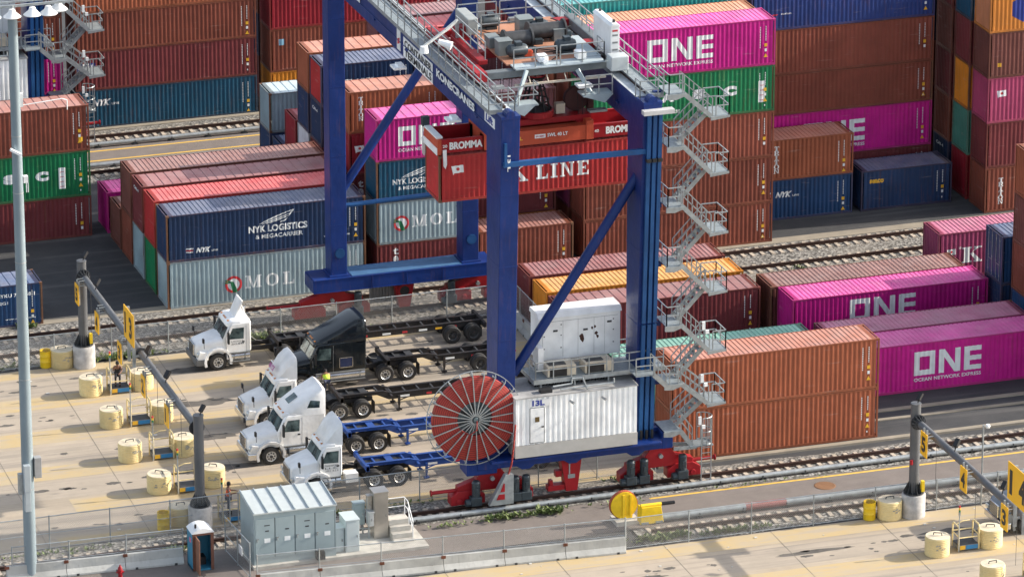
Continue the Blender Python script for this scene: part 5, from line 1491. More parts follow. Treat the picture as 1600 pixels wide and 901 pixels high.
def trailer(label, X, Y, L=12.2, col=None, extra=None, low=.0, flip=False):
    """container chassis, X = front end, gooseneck first"""
    col = col or paint('chassis_black', (.022, .021, .022), .35, 0, .5)
    t = thing('container_chassis', label, 'chassis trailer', (X, Y, 0), 'empty container chassis trailers')
    m = MB()
    gz = 1.22
    for s in (-1, 1):
        y = Y + s * .46
        m.prism([(X + .1, gz), (X + 2.7, gz), (X + 3.3, gz - .18), (X + L, gz - .18), (X + L, gz - .52), (X + 3.0, gz - .52), (X + 2.3, gz - .18), (X + .1, gz - .15)], 'y', y - .07, y + .07)
        m.box(X + .2, X + 2.7, y - .10, y + .10, gz, gz + .02)
        m.box(X + 3.3, X + L, y - .10, y + .10, gz - .18, gz - .16)
    m.build('main_rail', col, t)
    m = MB(); x = X + .7
    while x < X + L - .4:
        z1 = gz - .02 if x < X + 2.6 else gz - .2
        m.box(x, x + .09, Y - .40, Y + .40, z1 - .10, z1); x += .82
    m.box(X + .5, X + 1.0, Y - .4, Y + .4, gz - .17, gz - .15).box(X + 1.4, X + 1.8, Y - .4, Y + .4, gz - .03, gz - .01)
    m.build('cross_member', col if col.name.startswith('blue') else M_dark, t)
    m = MB().box(X, X + .16, Y - 1.2, Y + 1.2, gz - .14, gz + .10)
    for s in (-1, 1): m.box(X - .02, X + .18, Y + s * 1.1 - .1, Y + s * 1.1 + .1, gz - .16, gz + .16)
    m.build('bolster', col, t)
    MB().box(X + L - .16, X + L, Y - 1.2, Y + 1.2, gz - .42, gz - .14).box(X + 3.0, X + 3.12, Y - .95, Y + .95, gz - .3, gz - .17).build('bolster', col, t)
    for s in (-1, 1):
        m = MB().box(X + 3.5, X + 3.62, Y + s * .62 - .06, Y + s * .62 + .06, .35, gz - .3).box(X + 3.52, X + 3.60, Y + s * .62 - .04, Y + s * .62 + .04, .12, .36).box(X + 3.42, X + 3.7, Y + s * .62 - .12, Y + s * .62 + .12, .06, .12)
        m.bar((X + 3.56, Y + s * .6, .6), (X + 4.1, Y + s * .5, gz - .5), .05)
        m.build('landing_leg', col, t)
    m = MB()
    for x in (L - 2.05, L - .78):
        m.tube((X + x, Y - .7, .5), (X + x, Y + .7, .5), .08, .08, 8)
    m.box(X + L - 2.6, X + L - .3, Y - .5, Y - .4, .5, gz - .5).box(X + L - 2.6, X + L - .3, Y + .4, Y + .5, .5, gz - .5)
    m.build('axle', M_black, t)
    for x in (L - 2.05, L - .78):
        for s in (-1, 1):
            wheel_set(t, x, Y + s * 1.22, s, True, M_dark, X=X)
    m = MB()
    for x, w_, c in ((3.6, .6, 0), (5.2, .3, 1), (6.4, .5, 0), (7.6, .3, 1), (8.6, .5, 0), (9.6, .4, 2), (10.6, .3, 1)):
        m.box(X + x, X + x + w_, Y - .536, Y - .531, gz - .46, gz - .34, c)
    m.build('reflector_tape', [white_letter, red_letter, yellow_letter], t)
    MB().box(X + L - .3, X + L - .26, Y - 1.15, Y - .65, .25, .8).box(X + L - .3, X + L - .26, Y + .65, Y + 1.15, .25, .8).build('mud_flap', M_black, t)
    return t
M_tblack = plain('truck_black', (.010, .014, .018), .12, .1, .1)
M_tsilver = plain('truck_grey', (.16, .18, .20), .25, .3, .1)
M_cblue = paint('blue_chassis', (.018, .06, .24), .15, 0, .4)
truck('tractor_truck', 'white day cab truck with tilted flat wind deflector, nearest the back rail', -1.15, -9.5, 'day', M_twhite, (5.25, 6.55), 1.7, -.4, 'plate', rim=M_chrome, fender_dark=True, door_text=('USDOT', '2058'))
truck('tractor_truck', 'black sleeper truck with sloping dark roof', 2.35, -14.35, 'sleeper', M_tblack, (6.3, 7.65), 1.95, 1.25, 'slope', rim=M_chrome)
t3 = truck('tractor_truck', 'white truck with rounded hood and purple mark on its roof fairing', -.95, -19.3, 'day', M_twhite, (5.45, 6.8), 1.5, -.5, 'bubble', rim=M_chrome)
truck('tractor_truck', 'white high roof sleeper truck with dark roof window', -2.25, -24.45, 'sleeper', M_twhite, (6.15, 7.45), 1.8, .65, 'high', rim=M_chrome, door_text=None)
truck('tractor_truck', 'white square hood truck with roof fairing beside the grey cabinet', -1.25, -29.55, 'day', M_twhite, (4.65, 6.05), 1.5, -.62, 'bubble', grillc=M_stain, rim=M_chrome, square=True, door_text=('TRANSPORT', 'LLC', '201 522'))
truck('tractor_truck', 'dark grey truck with chrome bumper, cut off at the right edge', 32.75, -46.4, 'sleeper', M_tsilver, (6.3, 7.6), 2.0, 1.2, 'high', square=True, rim=M_chrome)
flat_letter(t3, text_geo('MAYOS', .0, .05), plain('purple_letter', (.35, .06, .25), .5), lambda u, v: (1.5 + v * .16 + .30, .45 - u * .9, 3.12 + v * .26))
trailer('long black chassis behind the white truck nearest the rail', 3.75, -9.5, 12.5)
trailer('black chassis coupled to the black sleeper truck', 8.75, -14.4, 7.6)
trailer('black chassis reaching behind the red cable reel', 4.55, -19.3, 12.2)
trailer('bright blue chassis coupled to the sleeper truck with roof window', 3.45, -24.45, 12.0, M_cblue)
trailer('blue chassis coupled to the square hood truck by the cabinet', 2.95, -29.55, 12.0, M_cblue)
MB().box(1.75, 2.45, -30.9, -30.3, .62, 1.12).build('tool_box', M_twhite, None)
tag(bpy.data.objects['tool_box'], 'white tool box on the step of the square hood truck', 'tool box')
# ---------------------------------------------------------------- cream drum bollards and operator platforms
def drum(x, y, label, col=None, h=1.05, r=.66, grp='cream concrete filled drum bollards', mark=0):
    t = thing('drum_bollard', label, 'bollard', (x, y, 0), grp)
    prof = [(r - .02, 0.012)]
    n = 9
    for i in range(n):
        z = .06 + (h - .16) * i / n; dz = (h - .16) / n
        prof += [(r, z), (r, z + dz * .45), (r - .018, z + dz * .6), (r - .018, z + dz * .85)]
    prof += [(r, h - .08), (r - .03, h)]
    MB().lathe(prof, (x, y, 0), 30).build('drum_wall', col or M_yel, t, smooth=True)
    MB().lathe([(0, h + .02), (r * .6, h + .015), (r - .03, h)], (x, y, 0), 30).build('cap', M_yelcap, t, smooth=True)
    m = MB().path([(x - .22, y + .05, h + .01), (x - .2, y + .05, h + .14), (x + .2, y - .05, h + .16), (x + .22, y - .05, h + .01)], .025, 6)
    m.build('lifting_loop', M_dark, t)
    t.rotation_euler = (rng.uniform(-.02, .02), rng.uniform(-.02, .02), rng.uniform(-.5, .5))
    if mark:
        rr = random.Random(mark); m = MB()
        for i in range(7):
            a = -pi / 2 + rr.uniform(-.35, .55); z = rr.uniform(.42, .68)
            da = rr.uniform(.12, .3)
            m.add([((r + .006) * cos(a + da * k) + x, (r + .006) * sin(a + da * k) + y, z + dz) for k, dz in ((0, 0), (.5, .03), (1, .01), (1, .07), (.5, .1), (0, .05))], [(0, 1, 2, 3, 4, 5)])
        m.build('scuff_mark', plain('scuff', (.36, .34, .28), .8), t)
    return t
lane = ['first lane island from the back rail', 'second lane island', 'third lane island', 'fourth lane island']
for i, (xl, xr, y) in enumerate(((-7.64, -4.68, -12.0), (-7.76, -4.9, -17.2), (-8.04, -5.08, -22.5), (-7.7, -4.7, -27.4))):
    who = ('with the seated man', 'nearest the gantry middle', 'level with the sleeper truck', 'level with the gantry front post')[i]
    drum(xl, y, 'cream drum left of the platform ' + who, mark=i + 1)
    drum(xr, y, 'cream drum right of the platform ' + who, mark=i + 11)
drum(-8.15, -7.15, 'cream drum beside the gantry back post on the left', mark=5)
drum(-7.75, -32.2, 'cream drum behind the wire fence next to the yellow bin', mark=0)
drum(28.2, -43.15, 'scratched cream drum beside the right gantry post', mark=7)
drum(28.67, -48.6, 'cream drum left of the right hand platform', mark=8)
drum(31.75, -48.4, 'cream drum right of the right hand platform', mark=9)
drum(29.9, -53.0, 'cream drum cut off at the bottom edge', mark=6)
def bin_(x, y, label):
    t = thing('waste_drum', label, 'bin', (x, y, 0), 'yellow waste drums')
    MB().lathe([(0, .06), (.31, .06), (.31, .012), (.33, .03), (.33, .34), (.345, .36), (.33, .38), (.33, .68), (.345, .70), (.33, .72), (.33, 1.0), (.345, 1.02), (.31, 1.02), (.31, .12)], (x, y, 0), 24).build('drum_wall', M_yelb, t, smooth=True)
    MB().lathe([(0, .72), (.31, .72)], (x, y, 0), 20).build('waste', M_black, t)
bin_(-9.05, -7.0, 'yellow waste drum beside the drum at the back rail')
bin_(-8.85, -32.75, 'yellow waste drum behind the front fence on the left')
bin_(27.1, -43.05, 'yellow waste drum on the right by the gantry post')
def gate_platform(x, y, label, grp='operator platforms on the lane islands'):
    t = thing('operator_platform', label, 'platform', (x, y, 0), grp)
    m = MB().box(x - .55, x + .55, y - .42, y + .42, .30, .36)
    m.build('deck', M_dark, t)
    MB().box(x - .55, x + .55, y - .45, y - .42, .10, .36).box(x - .57, x + .57, y - .42, y + .42, .1, .3).build('base', M_grey, t)
    MB().box(x - .15, x + .5, y - .462, y - .45, .12, .34).build('label_plate', plain('label_blue', (.03, .2, .42), .5), t)
    MB().box(x - .5, x - .2, y - .462, y - .45, .12, .34).build('label_plate', yellow_letter, t)
    for sx in (-.57, .57):
        m = MB().path([(x + sx, y - .42, .05), (x + sx, y - .42, 1.28), (x + sx, y - .32, 1.4), (x + sx, y + .32, 1.4), (x + sx, y + .42, 1.28), (x + sx, y + .42, .05)], .045, 8)
        m.tube((x + sx, y - .42, .85), (x + sx, y + .42, .85), .035, .035, 6)
        m.build('guard_rail', M_yel, t, smooth=True)
    m = MB().path([(x - .5, y + .44, .9), (x + .5, y + .44, .9)], .035, 6).path([(x - .57, y - .43, .78), (x + .5, y - .43, .78)], .03, 6)
    m.path([(x - .3, y + .44, 1.25), (x, y + .44, 1.36), (x + .4, y + .44, 1.36)], .03, 6)
    m.build('cross_rail', M_yel, t)
    m = MB().tube((x - .60, y - .5, .05), (x - .60, y - .5, 2.15), .032, .032, 8).box(x - .64, x - .56, y - .55, y - .45, 2.1, 2.3)
    m.build('signal_post', M_galv, t)
    m = MB().tube((x - .60, y - .5, 2.3), (x - .60, y - .5, 2.42), .055, .055, 8, 0).tube((x - .60, y - .5, 2.42), (x - .60, y - .5, 2.54), .055, .055, 8, 1).tube((x - .60, y - .5, 2.54), (x - .60, y - .5, 2.64), .055, .055, 8, 2)
    m.build('signal_light', [green_letter, yellow_letter, red_letter], t)
    return t
PLAT = [(-6.05, -12.1), (-6.2, -17.3), (-6.3, -22.6), (-6.25, -27.7), (-5.1, -32.5)]
for (x, y), l in zip(PLAT, ('railed platform with a man sitting on it', 'empty railed platform between drums nearest the gantry middle', 'empty railed platform left of the sleeper truck', 'railed platform beside the gantry front post', 'railed platform with the orange vest worker standing on it')):
    gate_platform(x, y, l)
gate_platform(30.4, -48.3, 'railed platform between two drums on the right')
gate_platform(32.3, -53.2, 'railed platform cut off at the bottom right edge')
# ---------------------------------------------------------------- sign gantries
def sign(parent, x, y, z, w_, h, s):
    """sign facing -X, centred at y,z"""
    b = MB().box(x, x + .05, y - w_ / 2, y + w_ / 2, z - h / 2, z + h / 2).build('sign_board', M_sign, parent, bevel=.01)
    for i, ch in enumerate(s):
        cw = w_ * (.62 if len(s) == 1 else .30); gap = w_ * .45
        y0 = y + cw / 2 if len(s) == 1 else y + w_ * .40 - i * gap
        if ch == '1': cw2 = cw * .45
        else: cw2 = cw
        wl = world_loc(b)
        flat_letter(b, text_geo(ch, 0, .04), black_letter, lambda u, v: (x - .006 - wl[0], y0 - u * cw2 - wl[1], z - h * .33 + v * h * .66 - wl[2]))
    return b
def gantry(label, gx, posts, zb, signs, lamps):
    t = thing('sign_gantry', label, 'sign gantry', (gx, posts[0], 0), 'lane sign gantries')
    for y in posts:
        p = MB().tube((gx, y, .9), (gx, y, 6.35), .27, .27, 20).tube((gx, y, 6.35), (gx, y, 6.4), .29, .29, 20).build('post', M_post, t, smooth=True)
        MB().lathe([(0, 1.32), (.60, 1.30), (.64, 1.24), (.64, .012)], (gx, y, 0), 28).build('post_base', plain('base_concrete', (.44, .42, .40), .9, 0, .25, 2.5), p, smooth=True)
        m = MB().lathe([(.55, 1.33), (.55, 1.38), (.28, 1.38)], (gx, y, 0), 24)
        for i in range(12):
            a = 2 * pi * i / 12
            m.prism([(0, 0), (.30, 0), (.0, .62)], 'y', -.012, .012)
            k = len(m.v) - 6
            for j in range(6):
                vx, vy, vz = m.v[k + j]
                m.v[k + j] = (gx + (.26 + vx) * cos(a) - vy * sin(a), y + (.26 + vx) * sin(a) + vy * cos(a), 1.38 + vz)
        m.build('base_flange', M_dark, p)
        s = -1 if y == posts[0] else 1
        m = MB()
        c = Vector((gx, y + s * .36, zb))
        m.lathe([(0, -.03), (.42, -.03), (.42, .03), (0, .03)], tuple(c), 24, 0, 'y')
        for i in range(12):
            a = 2 * pi * i / 12
            m.bar((gx + .36 * cos(a), y + s * .38, zb + .36 * sin(a)), (gx + .22 * cos(a), y + s * .78, zb + .22 * sin(a)), .03, .1)
        m.build('beam_flange', M_dark, p)
        m = MB().tube((gx + .1, y, 6.4), (gx + .18, y, 6.62), .03, .03, 6).bar((gx + .1, y - .05, 6.58), (gx + .36, y + .12, 6.86), .2, .17)
        m.build('camera_head', M_black, p)
    y0, y1 = posts
    bm_ = MB().tube((gx, y0, zb), (gx, y1, zb), .2, .2, 18).build('beam', M_post, t, smooth=True)
    mid = (y0 + y1) / 2
    MB().lathe([(0, -.06), (.34, -.06), (.34, .06), (0, .06)], (gx, mid - .7, zb), 20, 0, 'y').build('joint_flange', M_dark, bm_)
    for (y, z, w_, h, s) in signs:
        big = len(s) > 1
        b = sign(t, gx - .62, y, z, w_, h, s)
        m = MB()
        if big:
            for dy in (-.55, .55):
                m.box(gx - .56, gx - .40, y + dy - .07, y + dy + .07, z - h / 2 - 1.3, z + h / 2)
                m.bar((gx - .4, y + dy, zb), (gx - .2, y + dy, zb), .1)
        else:
            for dy in (-.2, .2):
                m.box(gx - .56, gx - .46, y + dy - .04, y + dy + .04, z - h / 2, z + h / 2 + .2)
                m.bar((gx - .5, y + dy, zb + .12), (gx, y + dy, zb + .12), .05); m.bar((gx - .5, y + dy, zb - .16), (gx, y + dy, zb - .16), .05)
        m.build('sign_bracket', M_galv, b)
    for y in lamps:
        m = MB().tube((gx, y, zb + .2), (gx + .08, y, zb + .55), .03, .03, 6).bar((gx - .02, y - .08, zb + .5), (gx + .24, y + .12, zb + .8), .24, .2)
        m.build('camera_head', M_black, t)
    MB().box(gx + .25, gx + .42, posts[0] - .5, posts[0] - .3, 1.5, 2.1).build('control_box', M_yelb, t)
    for y, z, w_, h, s in signs:
        if len(s) == 1: MB().tube((gx + .3, y + .4, zb), (gx + .3, y + .4, 2.2), .012, .012, 4).build('hanging_cable', M_dark, t)
gantry('grey pipe gantry with lane signs 5 to 1 and a big 13', -6.93, (-7.55, -33.1), 5.55, [(-8.75, 4.85, .8, 1.2, '5'), (-13.4, 4.75, .8, 1.2, '4'), (-18.55, 4.8, .8, 1.2, '3'), (-23.7, 4.7, .8, 1.2, '2'), (-28.7, 4.8, .8, 1.2, '1'), (-20.85, 7.15, 2.1, 1.85, '13')], (-10.8, -22.3, -26.3))
gantry('grey pipe gantry with signs 5, 4, 3 and a big 14', 29.5, (-43.3, -69.0), 5.45, [(-45.9, 5.1, .85, 1.3, '5'), (-51.2, 5.15, .85, 1.3, '4'), (-56.5, 5.1, .85, 1.3, '3'), (-58.1, 7.3, 2.6, 2.0, '14')], (-48.6, -54.8))
MB().tube((29.2, -43.58, 3.05), (29.2, -43.58, 3.3), .08, .08, 10).build('warning_light', M_red, None)
tag(bpy.data.objects['warning_light'], 'small red warning light clamped on the right gantry post', 'warning light')
# ---------------------------------------------------------------- tall lamp pole on the left
LP = thing('lamp_pole', 'very tall grey floodlight pole with round white lamp heads', 'lamp pole', (-17.0, -36.9, 0))
MB().tube((-17, -36.9, 0), (-17, -36.9, 30.3), .325, .24, 22).build('pole', plain('pole_grey', (.23, .285, .315), .5, .2, .1, .6), LP, smooth=True)
m = MB()
for z in (5.0, 11.0, 17.3, 21.0, 24.0): m.lathe([(.31 - z * .003, -.03), (.34 - z * .003, -.03), (.34 - z * .003, .03), (.31 - z * .003, .03)], (-17, -36.9, z), 20)
m.build('pole_band', M_galv, LP)
MB().bar((-18.2, -36.9, 30.75), (-13.9, -36.9, 30.75), .12).tube((-17, -36.9, 30.3), (-17, -36.9, 30.8), .1, .1, 8).bar((-18.2, -36.2, 30.75), (-13.9, -36.2, 30.75), .1).build('cross_arm', M_galv, LP)
for x, y in ((-17.05, -37.05), (-16.0, -37.0), (-15.2, -37.05), (-14.55, -36.5), (-18.0, -36.9)):
    m = MB().lathe([(0, .38), (.14, .36), (.20, .20), (.46, -.02), (.44, -.05), (0, -.04)], (x, y, 30.28), 20)
    m.build('floodlight', M_white, LP, smooth=True)
m = MB().box(-17.30, -17.0, -37.47, -37.2, 3.9, 6.4).box(-17.32, -16.98, -37.49, -37.2, 5.0, 6.45)
m.build('switch_cabinet', plain('pole_cabinet', (.40, .45, .48), .45, .15, .06), LP, bevel=.02)
MB().box(-16.69, -16.32, -37.2, -36.8, 5.6, 6.7).build('meter_box', plain('meter_grey', (.32, .32, .32), .5, .2), LP, bevel=.02)
MB().box(-17.54, -17.30, -37.2, -36.9, 4.8, 5.9).build('junction_box', M_galv, LP)
m = MB().box(-16.74, -16.5, -37.05, -36.8, 21.5, 21.85).box(-16.62, -16.58, -37.05, -37.0, 21.0, 21.5).box(-16.53, -16.49, -37.05, -37.0, 21.0, 21.5)
m.path([(-16.7, -36.9, 25.55), (-14.6, -36.9, 25.7), (-14.35, -36.9, 25.6), (-14.35, -36.9, 25.1)], .024, 6).box(-16.8, -16.62, -37, -36.8, 25.5, 26.2).bar((-17.4, -37.2, 23.4), (-16.9, -37.3, 23.1), .2, .12)
m.build('antenna_box', M_white, LP)
# ---------------------------------------------------------------- switchgear cabinets, steps, toilet, hydrant
KB = thing('switchgear_cabinet', 'large grey green electrical cabinet with four doors and ribbed roof', 'electrical cabinet', (-3.5, -38.2, 0))
x0, x1, y0, y1 = -5.72, -1.3, -39.35, -36.75
MB().box(x0 - .1, x1 + 5.0, y0 - .25, y1 + .2, 0.01, .18).build('plinth', M_conc, KB)
MB().add([(x0, y0, .18), (x1, y0, .18), (x1, y1, .18), (x0, y1, .18), (x0, y0, 3.0), (x1, y0, 3.0), (x1, y1, 3.25), (x0, y1, 3.25)], [(0, 1, 5, 4), (1, 2, 6, 5), (2, 3, 7, 6), (3, 0, 4, 7), (0, 3, 2, 1), (4, 5, 6, 7)]).build('body', M_cab, KB)
MB().add([(x0 - .05, y0 - .08, 3.0), (x1 + .05, y0 - .08, 3.0), (x1 + .05, y1 + .05, 3.27), (x0 - .05, y1 + .05, 3.27), (x0 - .05, y0 - .08, 3.07), (x1 + .05, y0 - .08, 3.07), (x1 + .05, y1 + .05, 3.34), (x0 - .05, y1 + .05, 3.34)], [(0, 1, 5, 4), (1, 2, 6, 5), (2, 3, 7, 6), (3, 0, 4, 7), (0, 3, 2, 1), (4, 5, 6, 7)]).build('roof', plain('cabinet_roof', (.48, .52, .52), .4, .1, .06), KB)
m = MB(); wd = (x1 - x0) / 6
for i in range(7):
    x = x0 + wd * i
    m.bar((x, y0 - .08, 3.10), (x, y1 + .05, 3.37), .05, .07)
m.build('roof_rib', plain('roof_rib', (.35, .40, .42), .4, .1), KB)
dw = (x1 - x0 - .1) / 4
for i in range(4):
    xa = x0 + .05 + dw * i
    d = MB().box(xa + .03, xa + dw - .03, y0 - .03, y0, .55, 2.72).build('door', M_cab, KB)
    MB().box(xa + .07, xa + .11, y0 - .10, y0 - .03, 1.48, 1.66).box(xa + .06, xa + .2, y0 - .08, y0 - .05, 1.62, 1.66).build('handle', M_chrome, d)
    MB().box(xa + .5, xa + .82, y0 - .036, y0 - .03, 1.38, 1.62).build('label_plate', white_letter, d)
    m = MB().box(xa + .55, xa + .75, y0 - .036, y0 - .03, 2.0, 2.07)
    if i % 2 == 0: m.box(xa + .5, xa + .8, y0 - .036, y0 - .03, 2.32, 2.37)
    m.build('vent', M_dark, d)
    MB().box(xa + dw - .03, xa + dw, y0 - .012, y0 - .002, .55, 2.72).build('door_gap', M_dark, d)
MB().box(-2.45, -2.0, -39.75, -39.4, .2, .25).box(-2.45, -2.42, -39.75, -39.4, .2, .6).box(-2.03, -2.0, -39.75, -39.4, .2, .6).box(-2.45, -2.0, -39.42, -39.4, .2, .6).build('bracket', M_black, KB)
def cabinet(name, label, x0, x1, y0, y1, z0, z1, mat, extra=None):
    t = thing(name, label, 'electrical cabinet', ((x0 + x1) / 2, (y0 + y1) / 2, z0))
    MB().box(x0, x1, y0, y1, z0, z1).build('body', mat, t, bevel=.015)
    MB().box(x0 - .03, x1 + .03, y0 - .05, y1 + .03, z1, z1 + .05).build('roof', mat, t)
    m = MB().box(x0 + .05, x1 - .05, y0 - .02, y0 - .002, z0 + .12, z1 - .1)
    d = m.build('door', mat, t)
    MB().box(x1 - .15, x1 - .11, y0 - .05, y0 - .02, (z0 + z1) / 2 - .07, (z0 + z1) / 2 + .07).build('handle', M_chrome, d)
    return t
cabinet('side_cabinet', 'tall pale cabinet joined to the right of the grey green one', -.72, .02, -39.2, -38.0, .19, 1.95, plain('pale_cabinet', (.50, .56, .57), .4, .1, .05))
cabinet('side_cabinet', 'narrow low pale cabinet between two taller cabinets', -1.24, -.75, -39.0, -38.3, .19, 1.5, plain('pale_cabinet', (.50, .56, .57), .4, .1, .05))
cabinet('control_cabinet', 'thin grey green cabinet on legs by the stainless tower', .35, .95, -37.1, -36.7, .75, 1.95, M_cab)
cabinet('stainless_cabinet', 'tall shiny stainless steel cabinet beside the concrete steps', 1.22, 2.0, -37.9, -37.1, .19, 2.75, M_stain)
cabinet('meter_cabinet', 'small stainless box fixed left of the tall steel cabinet', .95, 1.19, -37.6, -37.3, 1.75, 2.5, M_stain)
cabinet('meter_cabinet', 'lower grey box hung left of the tall steel cabinet', .92, 1.19, -37.95, -37.4, .95, 1.7, plain('galv_box', (.42, .44, .45), .45, .4, .05))
m = MB()
for x in (.4, .85): m.box(x, x + .06, -36.95, -36.88, .18, .75)
m.box(.95, 1.02, -37.7, -37.62, .18, .95); m.bar((.4, -36.95, .55), (1.2, -37.3, .55), .05)
tag(m.build('support_frame', M_galv, None), 'thin galvanised frame carrying the boxes beside the steel cabinet', 'frame')
t = thing('concrete_steps', 'weathered concrete steps with a white handrail at the crane road', 'steps', (2.6, -37.9, 0))
for i in range(4):
    MB().box(2.06, 3.15, -38.75 + .32 * i, -37.05, 0.012 + .27 * i if i else .012, .27 * (i + 1)).build('step', M_conc, t)
m = MB()
for y, z in ((-38.6, .27), (-37.9, .8), (-37.15, 1.08)): m.bar((3.12, y, z), (3.12, y, z + .95), .045)
for h in (.5, .95): m.path([(3.12, -38.65, .25 + h), (3.12, -37.7, 1.08 + h), (3.12, -37.1, 1.08 + h)], .026, 6)
m.path([(3.12, -37.1, 1.08 + .95), (2.1, -37.1, 2.03)], .026, 6); m.path([(3.12, -37.1, 1.55), (2.1, -37.1, 1.55)], .026, 6)
m.build('handrail', M_white, t)
PT = thing('portable_toilet', 'blue portable toilet with white domed roof and open brown door', 'portable toilet', (-8.25, -38.2, 0))
x0, x1, y0, y1 = -8.85, -7.72, -38.75, -37.65
MB().box(x0, x0 + .05, y0, y1, .03, 2.1).box(x0, x1, y1 - .05, y1, .03, 2.1).box(x1 - .05, x1, y0, y1, .03, 2.1).box(x0, x1, y0, y1, .012, .12).build('cabin_wall', plain('toilet_blue', (.03, .20, .32), .5, 0, .1), PT)
MB().box(x0, x0 + .16, y0 - .03, y0 + .02, .03, 2.12).box(x1 - .16, x1, y0 - .03, y0 + .02, .03, 2.12).box(x0 + .16, x1 - .16, y0 - .03, y0 + .02, 1.98, 2.12).build('door_frame', plain('toilet_brown', (.14, .06, .04), .6), PT)
MB().box(x0 + .14, x0 + .20, y0 - .78, y0 - .03, .08, 1.98).build('door', plain('toilet_door', (.22, .10, .06), .6), PT)
m = MB(); secs = []
for y in (y0 - .05, y1 + .03):
    secs.append([(x0 - .04 + (x1 - x0 + .08) * i / 8, y, 2.1 + .26 * sin(pi * i / 8) ** .8) for i in range(9)])
m.loft(secs); m.build('roof', plain('toilet_roof', (.74, .75, .75), .5, 0, .05), PT)
MB().tube((x0 + .25, y0 + .3, 2.3), (x0 + .25, y0 + .3, 2.5), .06, .06, 8).build('vent_pipe', M_black, PT)
MB().box(x0 + .4, x1 - .3, y1 - .6, y1 - .05, .12, .55).build('seat_box', M_black, PT)
MB().box(x0 - .01, x0, y0 + .3, y0 + .6, 1.5, 1.75).build('label_plate', plain('pink_plate', (.6, .1, .2), .5), PT)
HY = thing('fire_hydrant', 'red fire hydrant at the bottom edge', 'hydrant', (-12.69, -38.6, 0))
MB().lathe([(.17, .012), (.17, .06), (.11, .08), (.10, .5), (.14, .52), (.14, .56), (.12, .6), (.10, .72), (.04, .78), (.04, .84), (0, .84)], (-12.69, -38.6, 0), 18).build('barrel', M_red, HY, smooth=True)
MB().tube((-12.89, -38.6, .44), (-12.49, -38.6, .44), .055, .055, 10).tube((-12.69, -38.82, .42), (-12.69, -38.6, .42), .075, .075, 10).build('outlet', M_red, HY)
# ---------------------------------------------------------------- yellow reel stop
RS = thing('cable_anchor_reel', 'yellow disc shaped cable reel standing on a concrete block', 'reel', (14.7, -39.35, 0))
MB().lathe([(0, -.16), (.74, -.16), (.74, -.10)], (14.55, -39.35, 1.02), 36, 0, 'y').lathe([(0, .12), (.74, .12), (.74, .06)], (14.55, -39.35, 1.02), 36, 0, 'y').build('disc', M_yelb, RS)
MB().lathe([(.70, -.10), (.78, -.10), (.78, .10), (.70, .10)], (14.55, -39.35, 1.02), 36, 0, 'y').build('disc_edge', plain('red_brown_band', (.36, .08, .04), .6), RS)
MB().box(14.45, 14.58, -39.56, -39.50, .25, 1.6).box(14.85, 14.95, -39.56, -39.50, .25, 1.6).box(14.3, 15.0, -39.55, -39.2, .25, .45).build('support', M_yelb, RS)
MB().box(14.0, 15.3, -39.9, -38.8, .012, .25).build('block', M_conc, RS)
BS = thing('buffer_stop', 'yellow buffer stop with black rubber rod at the rail end', 'buffer', (15.6, -40.6, 0))
MB().prism([(15.05, .3), (16.35, .3), (16.2, 1.25), (15.12, 1.25)], 'y', -40.7, -40.45).prism([(15.1, .3), (15.2, .3), (15.2, 1.2), (15.12, 1.2)], 'y', -40.5, -40.0).build('plate', M_yelb, BS, bevel=.02)
MB().tube((15.1, -40.55, 1.3), (16.25, -40.55, 1.3), .11, .11, 14).build('tube', M_yelb, BS, smooth=True)
m = MB().tube((16.25, -40.55, 1.3), (17.0, -40.55, 1.3), .085, .085, 12)
for k in range(8): m.tube((16.3 + k * .09, -40.55, 1.3), (16.34 + k * .09, -40.55, 1.3), .1, .1, 12)
m.build('rubber_rod', M_black, BS)
MB().box(15.1, 15.5, -40.74, -40.5, .3, .42).box(15.9, 16.3, -40.74, -40.5, .3, .42).build('foot', M_galv, BS)
# ---------------------------------------------------------------- fences and barriers
def fence(label, pts, h, z0=0.0, sp=3.0, link=True, post_r=.035, grp='galvanised wire fences', midrail=False):
    t = thing('wire_fence', label, 'fence', (*pts[0], z0), grp)
    for (a, b) in zip(pts, pts[1:]):
        L = hypot(b[0] - a[0], b[1] - a[1]); n = max(1, round(L / sp))
        m = MB()
        m.tube((a[0], a[1], z0 + h), (b[0], b[1], z0 + h), .028, .028, 6); m.tube((a[0], a[1], z0 + .12), (b[0], b[1], z0 + .12), .02, .02, 5)
        if midrail: m.tube((a[0], a[1], z0 + h * .5), (b[0], b[1], z0 + h * .5), .02, .02, 5)
        m.build('rail', M_galv, t)
        for i in range(n + 1):
            f = i / n
            x = a[0] + (b[0] - a[0]) * f; y = a[1] + (b[1] - a[1]) * f
            MB().tube((x, y, z0), (x, y, z0 + h + .06), post_r, post_r, 8).build('post', M_galv, t)
        if link:
            d = MB()
            ux, uy = (b[0] - a[0]) / L, (b[1] - a[1]) / L
            d.add([(0, 0, .12), (L, 0, .12), (L, 0, h), (0, 0, h)], [(0, 1, 2, 3)])
            o = d.build('chain_link', M_link, t, (0, 0, 0))
            o.location = (a[0] - pts[0][0], a[1] - pts[0][1], 0); o.rotation_euler = (0, 0, math.atan2(uy, ux))
    return t
fence('long wire fence between the back crane rails and the trucks', [(-22, -7.05), (18.4, -6.9)], 1.9, 0, 3.3)
fence('wire fence between the truck lanes and the portable toilet', [(-25, -33.65), (-5.4, -33.45)], 1.9, 0, 3.05, midrail=True)
fence('wire fence along the front of the truck pad behind the crane', [(-4.9, -33.3), (18.6, -33.1)], 1.8, 0, 3.3)
fence('low wire fence on the short barrier behind the hydrant', [(-18, -37.0), (-9.0, -37.35)], 1.05, .82, 3.0)
